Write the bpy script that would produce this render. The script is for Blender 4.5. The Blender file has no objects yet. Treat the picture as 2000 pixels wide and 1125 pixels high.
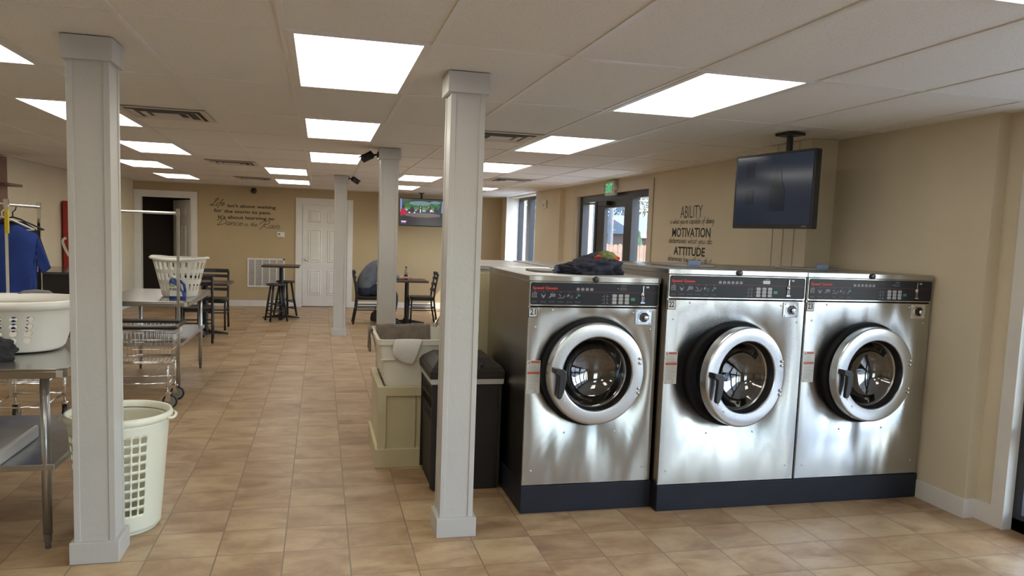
import bpy, bmesh, math, random
from mathutils import Vector, Matrix, noise, Quaternion
random.seed(7)
PI = math.pi
R = math.radians
S = bpy.context.scene
COL = S.collection

# ------------------------------------------------------------------ camera
f_px, yaw, pitch, roll, pcy, HC = 1488.09, .2484, -.0955, .0363, 41.6, 1.544
cp_, sp_ = math.cos(pitch), math.sin(pitch)
w_ = Vector((math.sin(yaw)*cp_, math.cos(yaw)*cp_, sp_))
r0_ = Vector((math.cos(yaw), -math.sin(yaw), 0))
u0_ = r0_.cross(w_)
r_ = math.cos(roll)*r0_ + math.sin(roll)*u0_
u_ = -math.sin(roll)*r0_ + math.cos(roll)*u0_
cd = bpy.data.cameras.new('camera'); cam = bpy.data.objects.new('camera', cd); COL.objects.link(cam)
cd.sensor_width = 36; cd.lens = 36*f_px/2000; cd.shift_y = pcy/2000; cd.clip_start = .05; cd.clip_end = 500
M = Matrix((r_, u_, -w_)).transposed().to_4x4(); M.translation = Vector((0, 0, HC))
cam.matrix_world = M
S.camera = cam

# ------------------------------------------------------------------ world, sun, exposure
W = bpy.data.worlds.new('world'); S.world = W; W.use_nodes = True
wn = W.node_tree; wn.nodes.clear()
sky = wn.nodes.new('ShaderNodeTexSky'); sky.sky_type = 'NISHITA'; sky.sun_disc = False
sky.sun_elevation = R(48); sky.sun_rotation = R(115); sky.altitude = 200; sky.air_density = 1.0; sky.dust_density = 1.5
bg = wn.nodes.new('ShaderNodeBackground'); bg.inputs[1].default_value = 1.45
wo = wn.nodes.new('ShaderNodeOutputWorld')
wn.links.new(sky.outputs[0], bg.inputs[0]); wn.links.new(bg.outputs[0], wo.inputs[0])
sd = bpy.data.lights.new('sun', 'SUN'); sd.energy = 8.0; sd.angle = R(.55); sd.color = (1, .97, .93)
sun = bpy.data.objects.new('sun', sd); COL.objects.link(sun)
sv = Vector((.80, -.38, .95))      # towards the sun
sun.rotation_euler = sv.to_track_quat('Z', 'Y').to_euler(); sun.location = (8, -6, 9)
S.view_settings.view_transform = 'Standard'; S.view_settings.look = 'None'
S.view_settings.gamma = 1; S.view_settings.use_curve_mapping = False
S.view_settings.exposure = 0.06
LAMP = 5.0      # brightness of the fluorescent diffusers

# ------------------------------------------------------------------ materials
def newmat(name):
    m = bpy.data.materials.new(name); m.use_nodes = True
    nt = m.node_tree; nt.nodes.clear()
    out = nt.nodes.new('ShaderNodeOutputMaterial')
    return m, nt, out
def L(nt, a, b): nt.links.new(a, b)
def principled(nt, out, col, rough, metal=0, spec=.5):
    p = nt.nodes.new('ShaderNodeBsdfPrincipled')
    p.inputs['Base Color'].default_value = (*col, 1); p.inputs['Roughness'].default_value = rough
    p.inputs['Metallic'].default_value = metal; p.inputs['Specular IOR Level'].default_value = spec
    L(nt, p.outputs[0], out.inputs[0]); return p
def coords(nt, scale=(1, 1, 1), loc=(0, 0, 0)):
    tc = nt.nodes.new('ShaderNodeTexCoord'); mp = nt.nodes.new('ShaderNodeMapping')
    mp.inputs['Scale'].default_value = scale; mp.inputs['Location'].default_value = loc
    L(nt, tc.outputs['Object'], mp.inputs[0]); return mp.outputs[0]
def noisen(nt, vec, scale, detail=3, rough=.5):
    n = nt.nodes.new('ShaderNodeTexNoise'); n.inputs['Scale'].default_value = scale
    n.inputs['Detail'].default_value = detail; n.inputs['Roughness'].default_value = rough
    L(nt, vec, n.inputs['Vector']); return n
def rampn(nt, fac, stops):
    r = nt.nodes.new('ShaderNodeValToRGB'); e = r.color_ramp.elements
    while len(e) < len(stops): e.new(.5)
    for q, (p, c) in zip(e, stops): q.position = p; q.color = (*c, 1) if len(c) == 3 else c
    L(nt, fac, r.inputs[0]); return r.outputs[0]
def bumpn(nt, h, strength, dist, p):
    b = nt.nodes.new('ShaderNodeBump'); b.inputs['Strength'].default_value = strength; b.inputs['Distance'].default_value = dist
    L(nt, h, b.inputs['Height']); L(nt, b.outputs[0], p.inputs['Normal']); return b
def mat(name, col, rough=.5, metal=0, var=.06, nscale=6, bump=0, bscale=60, spec=.5):
    m, nt, out = newmat(name); p = principled(nt, out, col, rough, metal, spec)
    v = coords(nt)
    if var:
        n = noisen(nt, v, nscale)
        lo = tuple(max(0, c*(1-var)) for c in col); hi = tuple(min(1, c*(1+var)) for c in col)
        L(nt, rampn(nt, n.outputs[0], [(.3, lo), (.7, hi)]), p.inputs['Base Color'])
    if bump:
        n2 = noisen(nt, v, bscale); bumpn(nt, n2.outputs[0], bump, .01, p)
    return m
def emis(name, col, s):
    m, nt, out = newmat(name); e = nt.nodes.new('ShaderNodeEmission')
    e.inputs[0].default_value = (*col, 1); e.inputs[1].default_value = s; L(nt, e.outputs[0], out.inputs[0]); return m
def screenmat(name, col, s):
    m, nt, out = newmat(name); p = principled(nt, out, (.01, .01, .012), .12)
    p.inputs['Emission Color'].default_value = (*col, 1); p.inputs['Emission Strength'].default_value = s
    return m

WALL = mat('cream wall paint', (.64, .56, .42), .65, var=.03, nscale=2, bump=.15, bscale=180)
WALLB = mat('golden back wall paint', (.46, .355, .205), .6, var=.03, nscale=2, bump=.15, bscale=180)
TRIM = mat('white trim paint', (.72, .70, .66), .4, var=.03)
COLP = mat('white painted wood', (.51, .50, .475), .38, var=.04, nscale=3, bump=.12, bscale=35)
CREAM = mat('cream painted boards', (.56, .50, .32), .45, var=.04, nscale=4, bump=.1, bscale=50)
BLACKM = mat('black powder coat', (.012, .012, .013), .4, var=0)
BLACKP = mat('black plastic', (.015, .015, .017), .32, var=0)
VINYL = mat('black vinyl', (.014, .013, .013), .35, var=.1, bump=.2, bscale=90)
WHEELG = mat('grey wheel core', (.24, .235, .22), .5, var=0)
COLLAR = mat('matt black collar', (.010, .010, .012), .6, var=0, spec=.2)
PLINTH = mat('dark navy black base paint', (.016, .018, .026), .5, var=.1, spec=.25)
CHROME = mat('chrome', (.78, .78, .78), .12, 1, var=0)
GALV = mat('galvanised leg steel', (.50, .53, .57), .28, 1, var=.08, nscale=12)
ALU = mat('dark bronze aluminium', (.035, .037, .045), .35, .3, var=0)
WPLAS = mat('white plastic', (.74, .72, .66), .35, var=.02)
WPLAS2 = mat('off white plastic', (.76, .76, .62), .38, var=.02)
SINKM = mat('white tub plastic', (.70, .68, .59), .35, var=.03)
GREYP = mat('grey plastic', (.16, .155, .15), .45, var=0)
LGREY = mat('light grey plastic', (.5, .5, .5), .4, var=0)
BROWNP = mat('dark brown resin', (.026, .021, .019), .5, var=.1, spec=.22)
BLUEP = mat('blue tab plastic', (.075, .115, .22), .4, var=0)
BLUEB = mat('blue jug plastic', (.02, .045, .20), .3, var=0)
WOODT = mat('dark laminate', (.055, .032, .026), .35, var=.25, nscale=14)
BROWNW = mat('brown wood panel', (.20, .105, .070), .5, var=.2, nscale=9)
NAVY = mat('navy cloth', (.022, .024, .042), .9, var=.3, nscale=14, bump=.5, bscale=140)
DARKC = mat('charcoal cloth', (.035, .035, .042), .9, var=.3, nscale=14, bump=.5, bscale=140)
BLUEC = mat('royal blue cloth', (.020, .050, .26), .85, var=.15, nscale=8, bump=.08, bscale=260)
BLKC = mat('black cloth', (.012, .012, .014), .9, var=.1, bump=.3, bscale=200)
ORANGE = mat('orange cloth', (.50, .06, .02), .85, var=.1, bump=.3, bscale=160)
OLIVE = mat('olive cloth', (.13, .14, .045), .9, var=.35, nscale=30, bump=.4, bscale=160)
TOWEL = mat('taupe towel', (.205, .17, .14), .95, var=.15, nscale=20, bump=.6, bscale=220)
WTOWEL = mat('white terry', (.74, .72, .68), .95, var=.04, bump=.7, bscale=220)
BAG = mat('clear liner', (.45, .44, .42), .3, var=.1)
SKIN = mat('skin', (.50, .28, .20), .5, var=.06)
SHIRTM = mat('grey blue shirt', (.13, .15, .19), .85, var=.2, nscale=9, bump=.3, bscale=150)
JEANS = mat('dark jeans', (.018, .024, .055), .85, var=.2, nscale=20, bump=.3, bscale=200)
HAIR = mat('grey brown hair', (.10, .08, .06), .7, var=.2, nscale=40)
INK = mat('black vinyl lettering', (.012, .010, .009), .5, var=0)
WINK = mat('white printing', (.62, .62, .62), .5, var=0)
DINK = mat('dim grey printing', (.22, .22, .24), .5, var=0)
RINK = mat('red printing', (.55, .035, .03), .5, var=0)
RLINE = mat('thin red printing', (.20, .025, .03), .5, var=0)
KEYM = mat('light grey keys', (.44, .44, .44), .45, var=0)
GREENK = mat('green key', (.02, .22, .11), .4, var=0)
PANEL = mat('charcoal control fascia', (.024, .025, .032), .3, var=0, spec=.2)
LABEL = mat('label paper', (.60, .59, .56), .55, var=0)
ORL = mat('orange warning print', (.62, .10, .02), .5, var=0)
REDM = mat('red vending front', (.36, .022, .02), .3, var=.05)
DRUM = mat('dark drum steel', (.10, .10, .11), .35, .8, var=.3, nscale=50)
YEL = mat('yellow sticker', (.60, .46, .02), .5, var=0)
GREENS = emis('exit green', (.12, .75, .30), .75)
DIFF = None
def diffuser():
    m, nt, out = newmat('fluorescent diffuser'); e = nt.nodes.new('ShaderNodeEmission')
    e.inputs[0].default_value = (1, .955, .85, 1); e.inputs[1].default_value = LAMP
    L(nt, e.outputs[0], out.inputs[0]); return m
DIFF = diffuser()
def steel(name, col, rough, wave, wdist, stretch=(1.6, 1, .55), streak=True):
    m, nt, out = newmat(name); p = principled(nt, out, col, rough, 1)
    p.inputs['Anisotropic'].default_value = .8 if streak else .2
    if streak:
        tg = nt.nodes.new('ShaderNodeTangent'); tg.direction_type = 'UV_MAP'; L(nt, tg.outputs[0], p.inputs['Tangent']); p.inputs['Anisotropic Rotation'].default_value = .25
    v = coords(nt, stretch)
    n = noisen(nt, v, wave, 1.5, .4)
    if wdist: bumpn(nt, n.outputs[0], 1, wdist, p)
    if not streak: return m
    return m
STEEL = steel('brushed stainless sheet', (.47, .468, .458), .26, 2.0, .018, (2.2, 1, .5))
STEELS = steel('brushed stainless side', (.42, .40, .37), .30, 2.0, .006)
RING = steel('satin door ring steel', (.58, .59, .60), .27, 1.2, 0, (1, 1, 1), False)
TABST = steel('work table stainless', (.50, .49, .47), .20, 1.5, .003, (1, 1, 1))
def ceilmat():
    m, nt, out = newmat('speckled ceiling tile'); p = principled(nt, out, (.6, .55, .5), .75)
    v = coords(nt); n = noisen(nt, v, 220, 2, .6)
    a = rampn(nt, n.outputs[0], [(.30, (.42, .39, .36)), (.40, (.80, .775, .73))])
    L(nt, a, p.inputs['Base Color']); bumpn(nt, n.outputs[0], .3, .003, p); return m
CEIL = ceilmat()
TBAR = mat('ceiling grid metal', (.76, .735, .70), .35, var=0)
def floormat():
    m, nt, out = newmat('tan ceramic floor tile'); p = principled(nt, out, (.4, .3, .2), .3)
    v = coords(nt, (1, 1, 1), (.1525, -4.28, 0))
    b = nt.nodes.new('ShaderNodeTexBrick'); b.offset = 0; b.squash = 1
    b.inputs['Scale'].default_value = 1; b.inputs['Brick Width'].default_value = .305; b.inputs['Row Height'].default_value = .305
    b.inputs['Mortar Size'].default_value = .0033; b.inputs['Mortar Smooth'].default_value = .3; b.inputs['Bias'].default_value = 0
    b.inputs['Color1'].default_value = (0, 0, 0, 1); b.inputs['Color2'].default_value = (1, 1, 1, 1); b.inputs['Mortar'].default_value = (.5, .5, .5, 1)
    L(nt, v, b.inputs['Vector'])
    # per tile random offset for the marbling
    ma = nt.nodes.new('ShaderNodeVectorMath'); ma.operation = 'MULTIPLY_ADD'
    L(nt, b.outputs['Color'], ma.inputs[0]); ma.inputs[1].default_value = (7, 3, 5)
    v2 = coords(nt, (1, 1.7, 1)); L(nt, v2, ma.inputs[2])
    n = noisen(nt, ma.outputs[0], 2.6, 8, .6); n.inputs['Distortion'].default_value = .6
    n3 = noisen(nt, ma.outputs[0], 14, 6, .7)
    c1 = rampn(nt, n.outputs[0], [(.28, (.27, .155, .085)), (.45, (.42, .285, .160)), (.62, (.53, .395, .235)), (.8, (.575, .455, .295))])
    c2 = rampn(nt, n3.outputs[0], [(.25, (.72, .66, .62)), (.6, (1, 1, 1))])
    mx = nt.nodes.new('ShaderNodeMix'); mx.data_type = 'RGBA'; mx.blend_type = 'MULTIPLY'; mx.inputs[0].default_value = .75
    L(nt, c1, mx.inputs[6]); L(nt, c2, mx.inputs[7])
    tn = rampn(nt, b.outputs['Color'], [(0, (.84, .80, .78)), (1, (1.0, 1.0, 1.0))])
    mt = nt.nodes.new('ShaderNodeMix'); mt.data_type = 'RGBA'; mt.blend_type = 'MULTIPLY'; mt.inputs[0].default_value = 1
    L(nt, mx.outputs[2], mt.inputs[6]); L(nt, tn, mt.inputs[7])
    m2 = nt.nodes.new('ShaderNodeMix'); m2.data_type = 'RGBA'
    L(nt, b.outputs['Fac'], m2.inputs[0]); L(nt, mt.outputs[2], m2.inputs[6]); m2.inputs[7].default_value = (.21, .15, .10, 1)
    L(nt, m2.outputs[2], p.inputs['Base Color'])
    L(nt, rampn(nt, n3.outputs[0], [(.3, (.30,)*3), (.7, (.46,)*3)]), p.inputs['Roughness'])
    inv = nt.nodes.new('ShaderNodeMath'); inv.operation = 'SUBTRACT'; inv.inputs[0].default_value = 1; L(nt, b.outputs['Fac'], inv.inputs[1])
    ad = nt.nodes.new('ShaderNodeMath'); ad.operation = 'MULTIPLY_ADD'; L(nt, n.outputs[0], ad.inputs[0]); ad.inputs[1].default_value = .35; L(nt, inv.outputs[0], ad.inputs[2])
    bumpn(nt, ad.outputs[0], .5, .004, p)
    return m
FLOOR = floormat()
def glassmat(name, tint, base=.04, rough=.0):
    m, nt, out = newmat(name)
    t = nt.nodes.new('ShaderNodeBsdfTransparent'); t.inputs[0].default_value = (*tint, 1)
    g = nt.nodes.new('ShaderNodeBsdfGlossy'); g.inputs['Roughness'].default_value = rough; g.inputs[0].default_value = (1, 1, 1, 1)
    fr = nt.nodes.new('ShaderNodeFresnel'); fr.inputs[0].default_value = 1.5
    mx = nt.nodes.new('ShaderNodeMixShader'); 
    ge = nt.nodes.new('ShaderNodeNewGeometry'); a = nt.nodes.new('ShaderNodeMath'); a.operation = 'SUBTRACT'; a.inputs[0].default_value = 1; L(nt, ge.outputs['Backfacing'], a.inputs[1])
    b = nt.nodes.new('ShaderNodeMath'); b.operation = 'MULTIPLY'; L(nt, fr.outputs[0], b.inputs[0]); L(nt, a.outputs[0], b.inputs[1])
    L(nt, b.outputs[0], mx.inputs[0]); L(nt, t.outputs[0], mx.inputs[1]); L(nt, g.outputs[0], mx.inputs[2])
    L(nt, mx.outputs[0], out.inputs[0]); return m
GLASS = glassmat('clear window glass', (.92, .95, .96))
DGLASS = None
def doorglass():
    m, nt, out = newmat('dark porthole glass')
    t = nt.nodes.new('ShaderNodeBsdfTransparent'); t.inputs[0].default_value = (.5, .5, .52, 1)
    g = nt.nodes.new('ShaderNodeBsdfGlossy'); g.inputs['Roughness'].default_value = .03
    mx = nt.nodes.new('ShaderNodeMixShader'); mx.inputs[0].default_value = .22
    L(nt, t.outputs[0], mx.inputs[1]); L(nt, g.outputs[0], mx.inputs[2]); L(nt, mx.outputs[0], out.inputs[0]); return m
DGLASS = doorglass()
ASPH = mat('asphalt', (.19, .205, .225), .9, var=.15, nscale=3)
CONC = mat('concrete walk', (.42, .44, .46), .85, var=.08, nscale=3)
FENCEM = mat('cedar fence', (.30, .18, .115), .8, var=.2, nscale=5)
BRICKM = mat('dark brick', (.12, .075, .065), .9, var=.2, nscale=20)
ROOFM = mat('grey shingles', (.15, .16, .18), .9, var=.2, nscale=20)
STUCCO = mat('grey exterior siding', (.13, .14, .145), .8, var=.1, nscale=3)
LEAFM = mat('pale spring leaves', (.26, .26, .18), .8, var=.3, nscale=9)
PINEM = mat('blue green needles', (.08, .13, .18), .85, var=.3, nscale=9)
BARKM = mat('bark', (.14, .11, .09), .9, var=.2, nscale=20)
POLEM = mat('weathered pole wood', (.16, .15, .15), .9, var=.1)
CARW = mat('white car paint', (.65, .66, .67), .2, var=0)
CARD = mat('dark car paint', (.05, .06, .08), .2, .3, var=0)
TYRE = mat('tyre rubber', (.02, .02, .02), .8, var=0)

# ------------------------------------------------------------------ mesh builder
class MB:
    def __init__(s): s.bm = bmesh.new(); s.mi = 0; s.k = 0
    def face(s, vs):
        try:
            f = s.bm.faces.new(vs); f.material_index = s.mi; return f
        except ValueError: return None
    def v(s, *p): return s.bm.verts.new(p)
    def box(s, x0, y0, z0, x1, y1, z1, M=None):
        if x1 < x0: x0, x1 = x1, x0
        if y1 < y0: y0, y1 = y1, y0
        if z1 < z0: z0, z1 = z1, z0
        e = 4e-5*(s.k % 6); s.k += 1; x0 -= e; y0 -= e; z0 -= e; x1 += e; y1 += e; z1 += e   # keeps joined boards from sharing a face
        P = [Vector(p) for p in ((x0,y0,z0),(x1,y0,z0),(x1,y1,z0),(x0,y1,z0),(x0,y0,z1),(x1,y0,z1),(x1,y1,z1),(x0,y1,z1))]
        if M is not None: P = [M @ p for p in P]
        V = [s.bm.verts.new(p) for p in P]
        for q in ((0,3,2,1),(4,5,6,7),(0,1,5,4),(1,2,6,5),(2,3,7,6),(3,0,4,7)): s.face([V[i] for i in q])
        return s
    def rings(s, rs, close=True, cap=(True, True)):
        R_ = [[s.bm.verts.new(p) for p in r] for r in rs]
        for a, b in zip(R_, R_[1:]):
            n = len(a)
            for i in range(n if close else n-1):
                j = (i+1) % n; s.face([a[i], a[j], b[j], b[i]])
        if cap[0]: s.face(list(reversed(R_[0])))
        if cap[1]: s.face(R_[-1])
        return s
    def tube(s, pts, r, n=10, cap=True):
        pts = [Vector(p) for p in pts]; k = len(pts)
        rr = r if isinstance(r, (list, tuple)) else [r]*k
        T = []
        for i in range(k):
            a = pts[max(0, i-1)]; b = pts[min(k-1, i+1)]; T.append((b-a).normalized())
        up = Vector((0, 0, 1)) if abs(T[0].z) < .9 else Vector((1, 0, 0))
        N = (up - T[0]*up.dot(T[0])).normalized(); rs = []
        for i in range(k):
            if i: N = (N - T[i]*N.dot(T[i])).normalized()
            B = T[i].cross(N)
            rs.append([pts[i] + (N*math.cos(2*PI*j/n) + B*math.sin(2*PI*j/n))*rr[i] for j in range(n)])
        return s.rings(rs, True, (cap, cap))
    def cyl(s, p0, p1, r, n=20, r2=None): return s.tube([p0, p1], [r, r if r2 is None else r2], n)
    def lathe(s, prof, n=24, c=(0, 0, 0), axis='z', sx=1, sy=1, cap=(True, True)):
        rs = []
        for r, z in prof:
            ring = []
            for j in range(n):
                a = 2*PI*j/n; x, y = r*math.cos(a)*sx, r*math.sin(a)*sy
                if axis == 'z': p = (x, y, z)
                elif axis == 'y': p = (x, -z, y)     # z of the profile runs towards -y
                else: p = (z, x, y)
                ring.append((p[0]+c[0], p[1]+c[1], p[2]+c[2]))
            rs.append(ring)
        return s.rings(rs, True, cap)
    def prism(s, poly, a, b, plane='xz'):
        def P(u, v, w): return {'xz': (u, w, v), 'xy': (u, v, w), 'yz': (w, u, v)}[plane]
        A = [s.bm.verts.new(P(u, v, a)) for u, v in poly]; B = [s.bm.verts.new(P(u, v, b)) for u, v in poly]
        n = len(poly); s.face(list(reversed(A))); s.face(B)
        for i in range(n): s.face([A[i], A[(i+1) % n], B[(i+1) % n], B[i]])
        return s
    def sphere(s, c, r, n=12, sc=(1, 1, 1)):
        prof = [(math.sin(PI*i/n)*r, -math.cos(PI*i/n)*r) for i in range(n+1)]
        prof[0] = (r*.02, -r); prof[-1] = (r*.02, r)
        rs = [[(c[0]+q*math.cos(2*PI*j/n/1)*sc[0], c[1]+q*math.sin(2*PI*j/n)*sc[1], c[2]+z*sc[2]) for j in range(n)] for q, z in prof]
        return s.rings(rs)
    def mesh(s, me, M=None):
        base = len(s.bm.verts); vs = []
        for v in me.vertices: vs.append(s.bm.verts.new(M @ v.co if M is not None else v.co))
        for p in me.polygons: s.face([vs[i] for i in p.vertices])
        return s
    def build(s, name, m, parent=None, smooth=False, bevel=0, seg=2, solid=0, sub=0, loc=None, rot=None, auto=None):
        bmesh.ops.recalc_face_normals(s.bm, faces=s.bm.faces)
        me = bpy.data.meshes.new(name); s.bm.to_mesh(me); s.bm.free()
        for q in (m if isinstance(m, (list, tuple)) else [m]): me.materials.append(q)
        uv = me.uv_layers.new(name='UVMap')
        for lp in me.loops:
            c_ = me.vertices[lp.vertex_index].co; uv.data[lp.index].uv = (c_.x+c_.y, c_.z+.37*c_.y)
        if smooth or auto:
            for p in me.polygons: p.use_smooth = True
        if auto:
            try: me.set_sharp_from_angle(angle=R(auto))
            except Exception: pass
        o = bpy.data.objects.new(name, me); COL.objects.link(o)
        if parent is not None: o.parent = parent
        if loc is not None: o.location = loc
        if rot is not None: o.rotation_euler = rot
        if solid: md = o.modifiers.new('s', 'SOLIDIFY'); md.thickness = solid; md.offset = 0
        if bevel:
            md = o.modifiers.new('b', 'BEVEL'); md.width = bevel; md.segments = seg; md.limit_method = 'ANGLE'; md.angle_limit = R(40)
        if sub: md = o.modifiers.new('u', 'SUBSURF'); md.levels = sub; md.render_levels = sub
        return o
def rrect(x0, y0, x1, y1, r, n=5):
    pts = []
    for cx, cy, a0 in ((x1-r, y1-r, 0), (x0+r, y1-r, 90), (x0+r, y0+r, 180), (x1-r, y0+r, 270)):
        for i in range(n+1):
            a = R(a0+90*i/n); pts.append((cx+r*math.cos(a), cy+r*math.sin(a)))
    return pts
def tag(o, label=None, cat=None, group=None, kind=None):
    if label: o['label'] = label
    if cat: o['category'] = cat
    if group: o['group'] = group
    if kind: o['kind'] = kind
    return o
def thing(name, label, cat, loc=(0, 0, 0), rz=0, group=None):
    o = bpy.data.objects.new(name, None); o.empty_display_size = .1; COL.objects.link(o)
    o.location = loc; o.rotation_euler = (0, 0, rz)
    return tag(o, label, cat, group)
def dup(root, loc, rz=None, label=None):
    r = root.copy(); COL.objects.link(r); r.location = loc
    if rz is not None: r.rotation_euler = (0, 0, rz)
    if label: r['label'] = label
    for ch in list(root.children):
        c = ch.copy(); COL.objects.link(c); c.parent = r
        for g in list(ch.children):
            d = g.copy(); COL.objects.link(d); d.parent = c
    return r
def struct(name, mb, m, **k): return tag(mb.build(name, m, **k), kind='structure')
B = lambda *a: MB().box(*a)

# text ------------------------------------------------------------
FRONT = lambda x, y, z: Matrix(((1, 0, 0, x), (0, 0, -1, y), (0, 1, 0, z), (0, 0, 0, 1)))          # read looking +y
RIGHTW = lambda x, y, z: Matrix(((0, 0, -1, x), (-1, 0, 0, y), (0, 1, 0, z), (0, 0, 0, 1)))        # read looking +x
def textmesh(body, bold=0, shear=0, space=1):
    c = bpy.data.curves.new('t', 'FONT'); c.body = body; c.offset = bold; c.shear = shear; c.extrude = .002; c.resolution_u = 3; c.space_character = space
    o = bpy.data.objects.new('t', c); me = bpy.data.meshes.new_from_object(o)
    bpy.data.objects.remove(o); bpy.data.curves.remove(c); return me
def text(mb, body, Mx, w, h=None, bold=0, shear=0, thick=.001, space=1, italic=0):
    """body fitted so that its ink box is w wide and h high, lower left at the matrix origin"""
    me = textmesh(body, bold, shear, space)
    xs = [v.co.x for v in me.vertices]; ys = [v.co.y for v in me.vertices]
    sx = w/(max(xs)-min(xs)); sy = h/(max(ys)-min(ys)) if h else sx
    T = Mx @ Matrix.Diagonal((sx, sy, thick/.002*.5, 1)) @ Matrix.Translation((-min(xs), -min(ys), .002))
    mb.mesh(me, T); bpy.data.meshes.remove(me); return mb
GL = {
 'a': ([[(.8,.9),(.4,1),(.05,.5),(.35,0),(.75,.4),(.85,.95),(.8,.2),(1.05,.1)]],1.1),
 'b': ([[(.1,2),(.05,.1),(.5,0),(.8,.5),(.5,.95),(.05,.6)]],.95),
 'c': ([[(.75,.85),(.4,1),(.05,.5),(.35,0),(.85,.2)]],.9),
 'd': ([[(.8,.9),(.4,1),(.05,.5),(.35,0),(.75,.4),(.95,2),(.85,.2),(1.1,.1)]],1.1),
 'e': ([[(.1,.5),(.7,.65),(.5,1),(.1,.7),(.15,.1),(.5,0),(.9,.25)]],.9),
 'f': ([[(.9,1.8),(.6,2.05),(.4,1.5),(.3,0),(.15,-.8)],[(0,.95),(.75,1.02)]],.75),
 'g': ([[(.8,.9),(.4,1),(.05,.5),(.35,.05),(.75,.4),(.85,.95),(.75,-.5),(.4,-.9),(.05,-.6)]],1),
 'h': ([[(.2,2),(.05,0),(.15,.7),(.5,1),(.68,.7),(.7,0),(.9,.1)]],.95),
 'i': ([[(.1,1),(.1,.1),(.3,0)],[(.14,1.42),(.18,1.55)]],.42),
 'l': ([[(.2,2),(.08,.15),(.3,0)]],.4),
 'm': ([[(.05,1),(.05,0),(.12,.8),(.4,1),(.5,.7),(.5,0),(.57,.8),(.85,1),(.98,.7),(1,0),(1.15,.1)]],1.2),
 'n': ([[(.05,1),(.05,0),(.12,.7),(.48,1),(.65,.7),(.65,0),(.85,.1)]],.9),
 'o': ([[(.45,1),(.08,.75),(.08,.25),(.45,0),(.8,.3),(.8,.7),(.45,1)]],.9),
 'p': ([[(.05,1),(.0,-.9),(.05,.6),(.5,1),(.8,.5),(.4,0),(.05,.3)]],.95),
 'r': ([[(.05,1),(.08,0),(.12,.6),(.4,1),(.6,.9)]],.65),
 's': ([[(.6,.85),(.3,1),(.1,.75),(.55,.35),(.35,0),(.02,.15)]],.7),
 't': ([[(.28,1.6),(.2,.2),(.5,0)],[(0,1),(.5,1.04)]],.55),
 'u': ([[(.05,1),(.1,.2),(.4,0),(.7,.4),(.75,1),(.72,.2),(.95,.05)]],1),
 'v': ([[(.05,1),(.35,0),(.7,1)]],.8),
 'w': ([[(.05,1),(.2,0),(.5,.8),(.75,0),(1.0,1)]],1.1),
 'y': ([[(.05,1),(.15,.4),(.45,.3),(.75,1),(.6,-.3),(.3,-.9),(.05,-.7)]],.85),
 'L': ([[(.55,1.5),(.75,2.1),(1.2,2.35),(1.1,2.0),(.6,1.1),(.2,.1),(-.2,.05),(.0,.3),(.6,0),(1.5,.3)]],1.35),
 'D': ([[(.6,2.0),(.3,.05),(.0,.15),(.5,0),(1.4,.4),(1.7,1.3),(1.0,2.1),(-.1,2.0),(-.5,1.4)]],1.9),
 'R': ([[(.7,2.0),(.35,0),(.0,-.2)],[(-.4,1.1),(-.1,2.0),(.9,2.4),(1.5,1.9),(1.1,1.2),(.5,1.05),(1.0,.4),(1.7,0)]],1.7),
 '.': ([[(.1,0),(.16,.08)]],.4), "'": ([[(.15,2),(.08,1.6)]],.3), ' ': ([],.7), 'C': ([[(1.5,1.7),(1.1,2.1),(.3,1.5),(.1,.6),(.6,0),(1.4,.4)]],1.4)}
def catmull(P, k=5):
    if len(P) < 3: return P
    Q = [P[0]]+list(P)+[P[-1]]; out = []
    for i in range(1, len(Q)-2):
        for j in range(k):
            t = j/k; p0, p1, p2, p3 = Q[i-1], Q[i], Q[i+1], Q[i+2]
            out.append(tuple(.5*((2*p1[a])+(-p0[a]+p2[a])*t+(2*p0[a]-5*p1[a]+4*p2[a]-p3[a])*t*t+(-p0[a]+3*p1[a]-3*p2[a]+p3[a])*t**3) for a in (0, 1)))
    out.append(P[-1]); return out
def script(mb, body, Mx, w, h, pen, slant=.2):
    """single-stroke handwriting; h = x-height"""
    x = 0; st = []
    for ch in body:
        ss, adv = GL[ch]
        for q in ss: st.append([(x+a+slant*b, b) for a, b in q])
        x += adv
    sx = w/x
    for q in st:
        P = catmull([(a*sx, b*h) for a, b in q]); n = len(P); Lp, Rp = [], []
        for i in range(n):
            a, b = P[max(0, i-1)], P[min(n-1, i+1)]; dx, dy = b[0]-a[0], b[1]-a[1]; l = math.hypot(dx, dy) or 1
            nx, ny = -dy/l*pen/2, dx/l*pen/2
            Lp.append(mb.bm.verts.new(Mx @ Vector((P[i][0]+nx, P[i][1]+ny, .0015)))); Rp.append(mb.bm.verts.new(Mx @ Vector((P[i][0]-nx, P[i][1]-ny, .0015))))
        for i in range(n-1): mb.face([Rp[i], Rp[i+1], Lp[i+1], Lp[i]])
    return mb

# ================================================================== THE ROOM
C = 2.327; YB = 15.65; XL = -3.9; XR = 3.70; YF = -3.0
struct('floor', B(XL-.2, YF-.2, -.12, 3.80, YB+3, 0), FLOOR)
struct('ceiling', B(XL-.2, YF-.2, C+.004, 4.05, YB+3, C+.06), CEIL)
GX, GY = -.1559, 3.2519
g = MB()
for i in range(-7, 8):
    x = GX+.6096*i
    if XL < x < 3.72: g.box(x-.012, YF, C-.001, x+.012, YB, C+.006)
for j in range(-5, 11):
    y = GY+1.2192*j
    if YF < y < YB: g.box(XL, y-.012, C, 3.74, y+.012, C+.006)
g.box(XL, YB-.02, C-.002, XR, YB, C+.006); g.box(3.65, 4.9, C-.002, 3.70, 11.5, C+.006)
struct('trim_1', g, TBAR)

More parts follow.
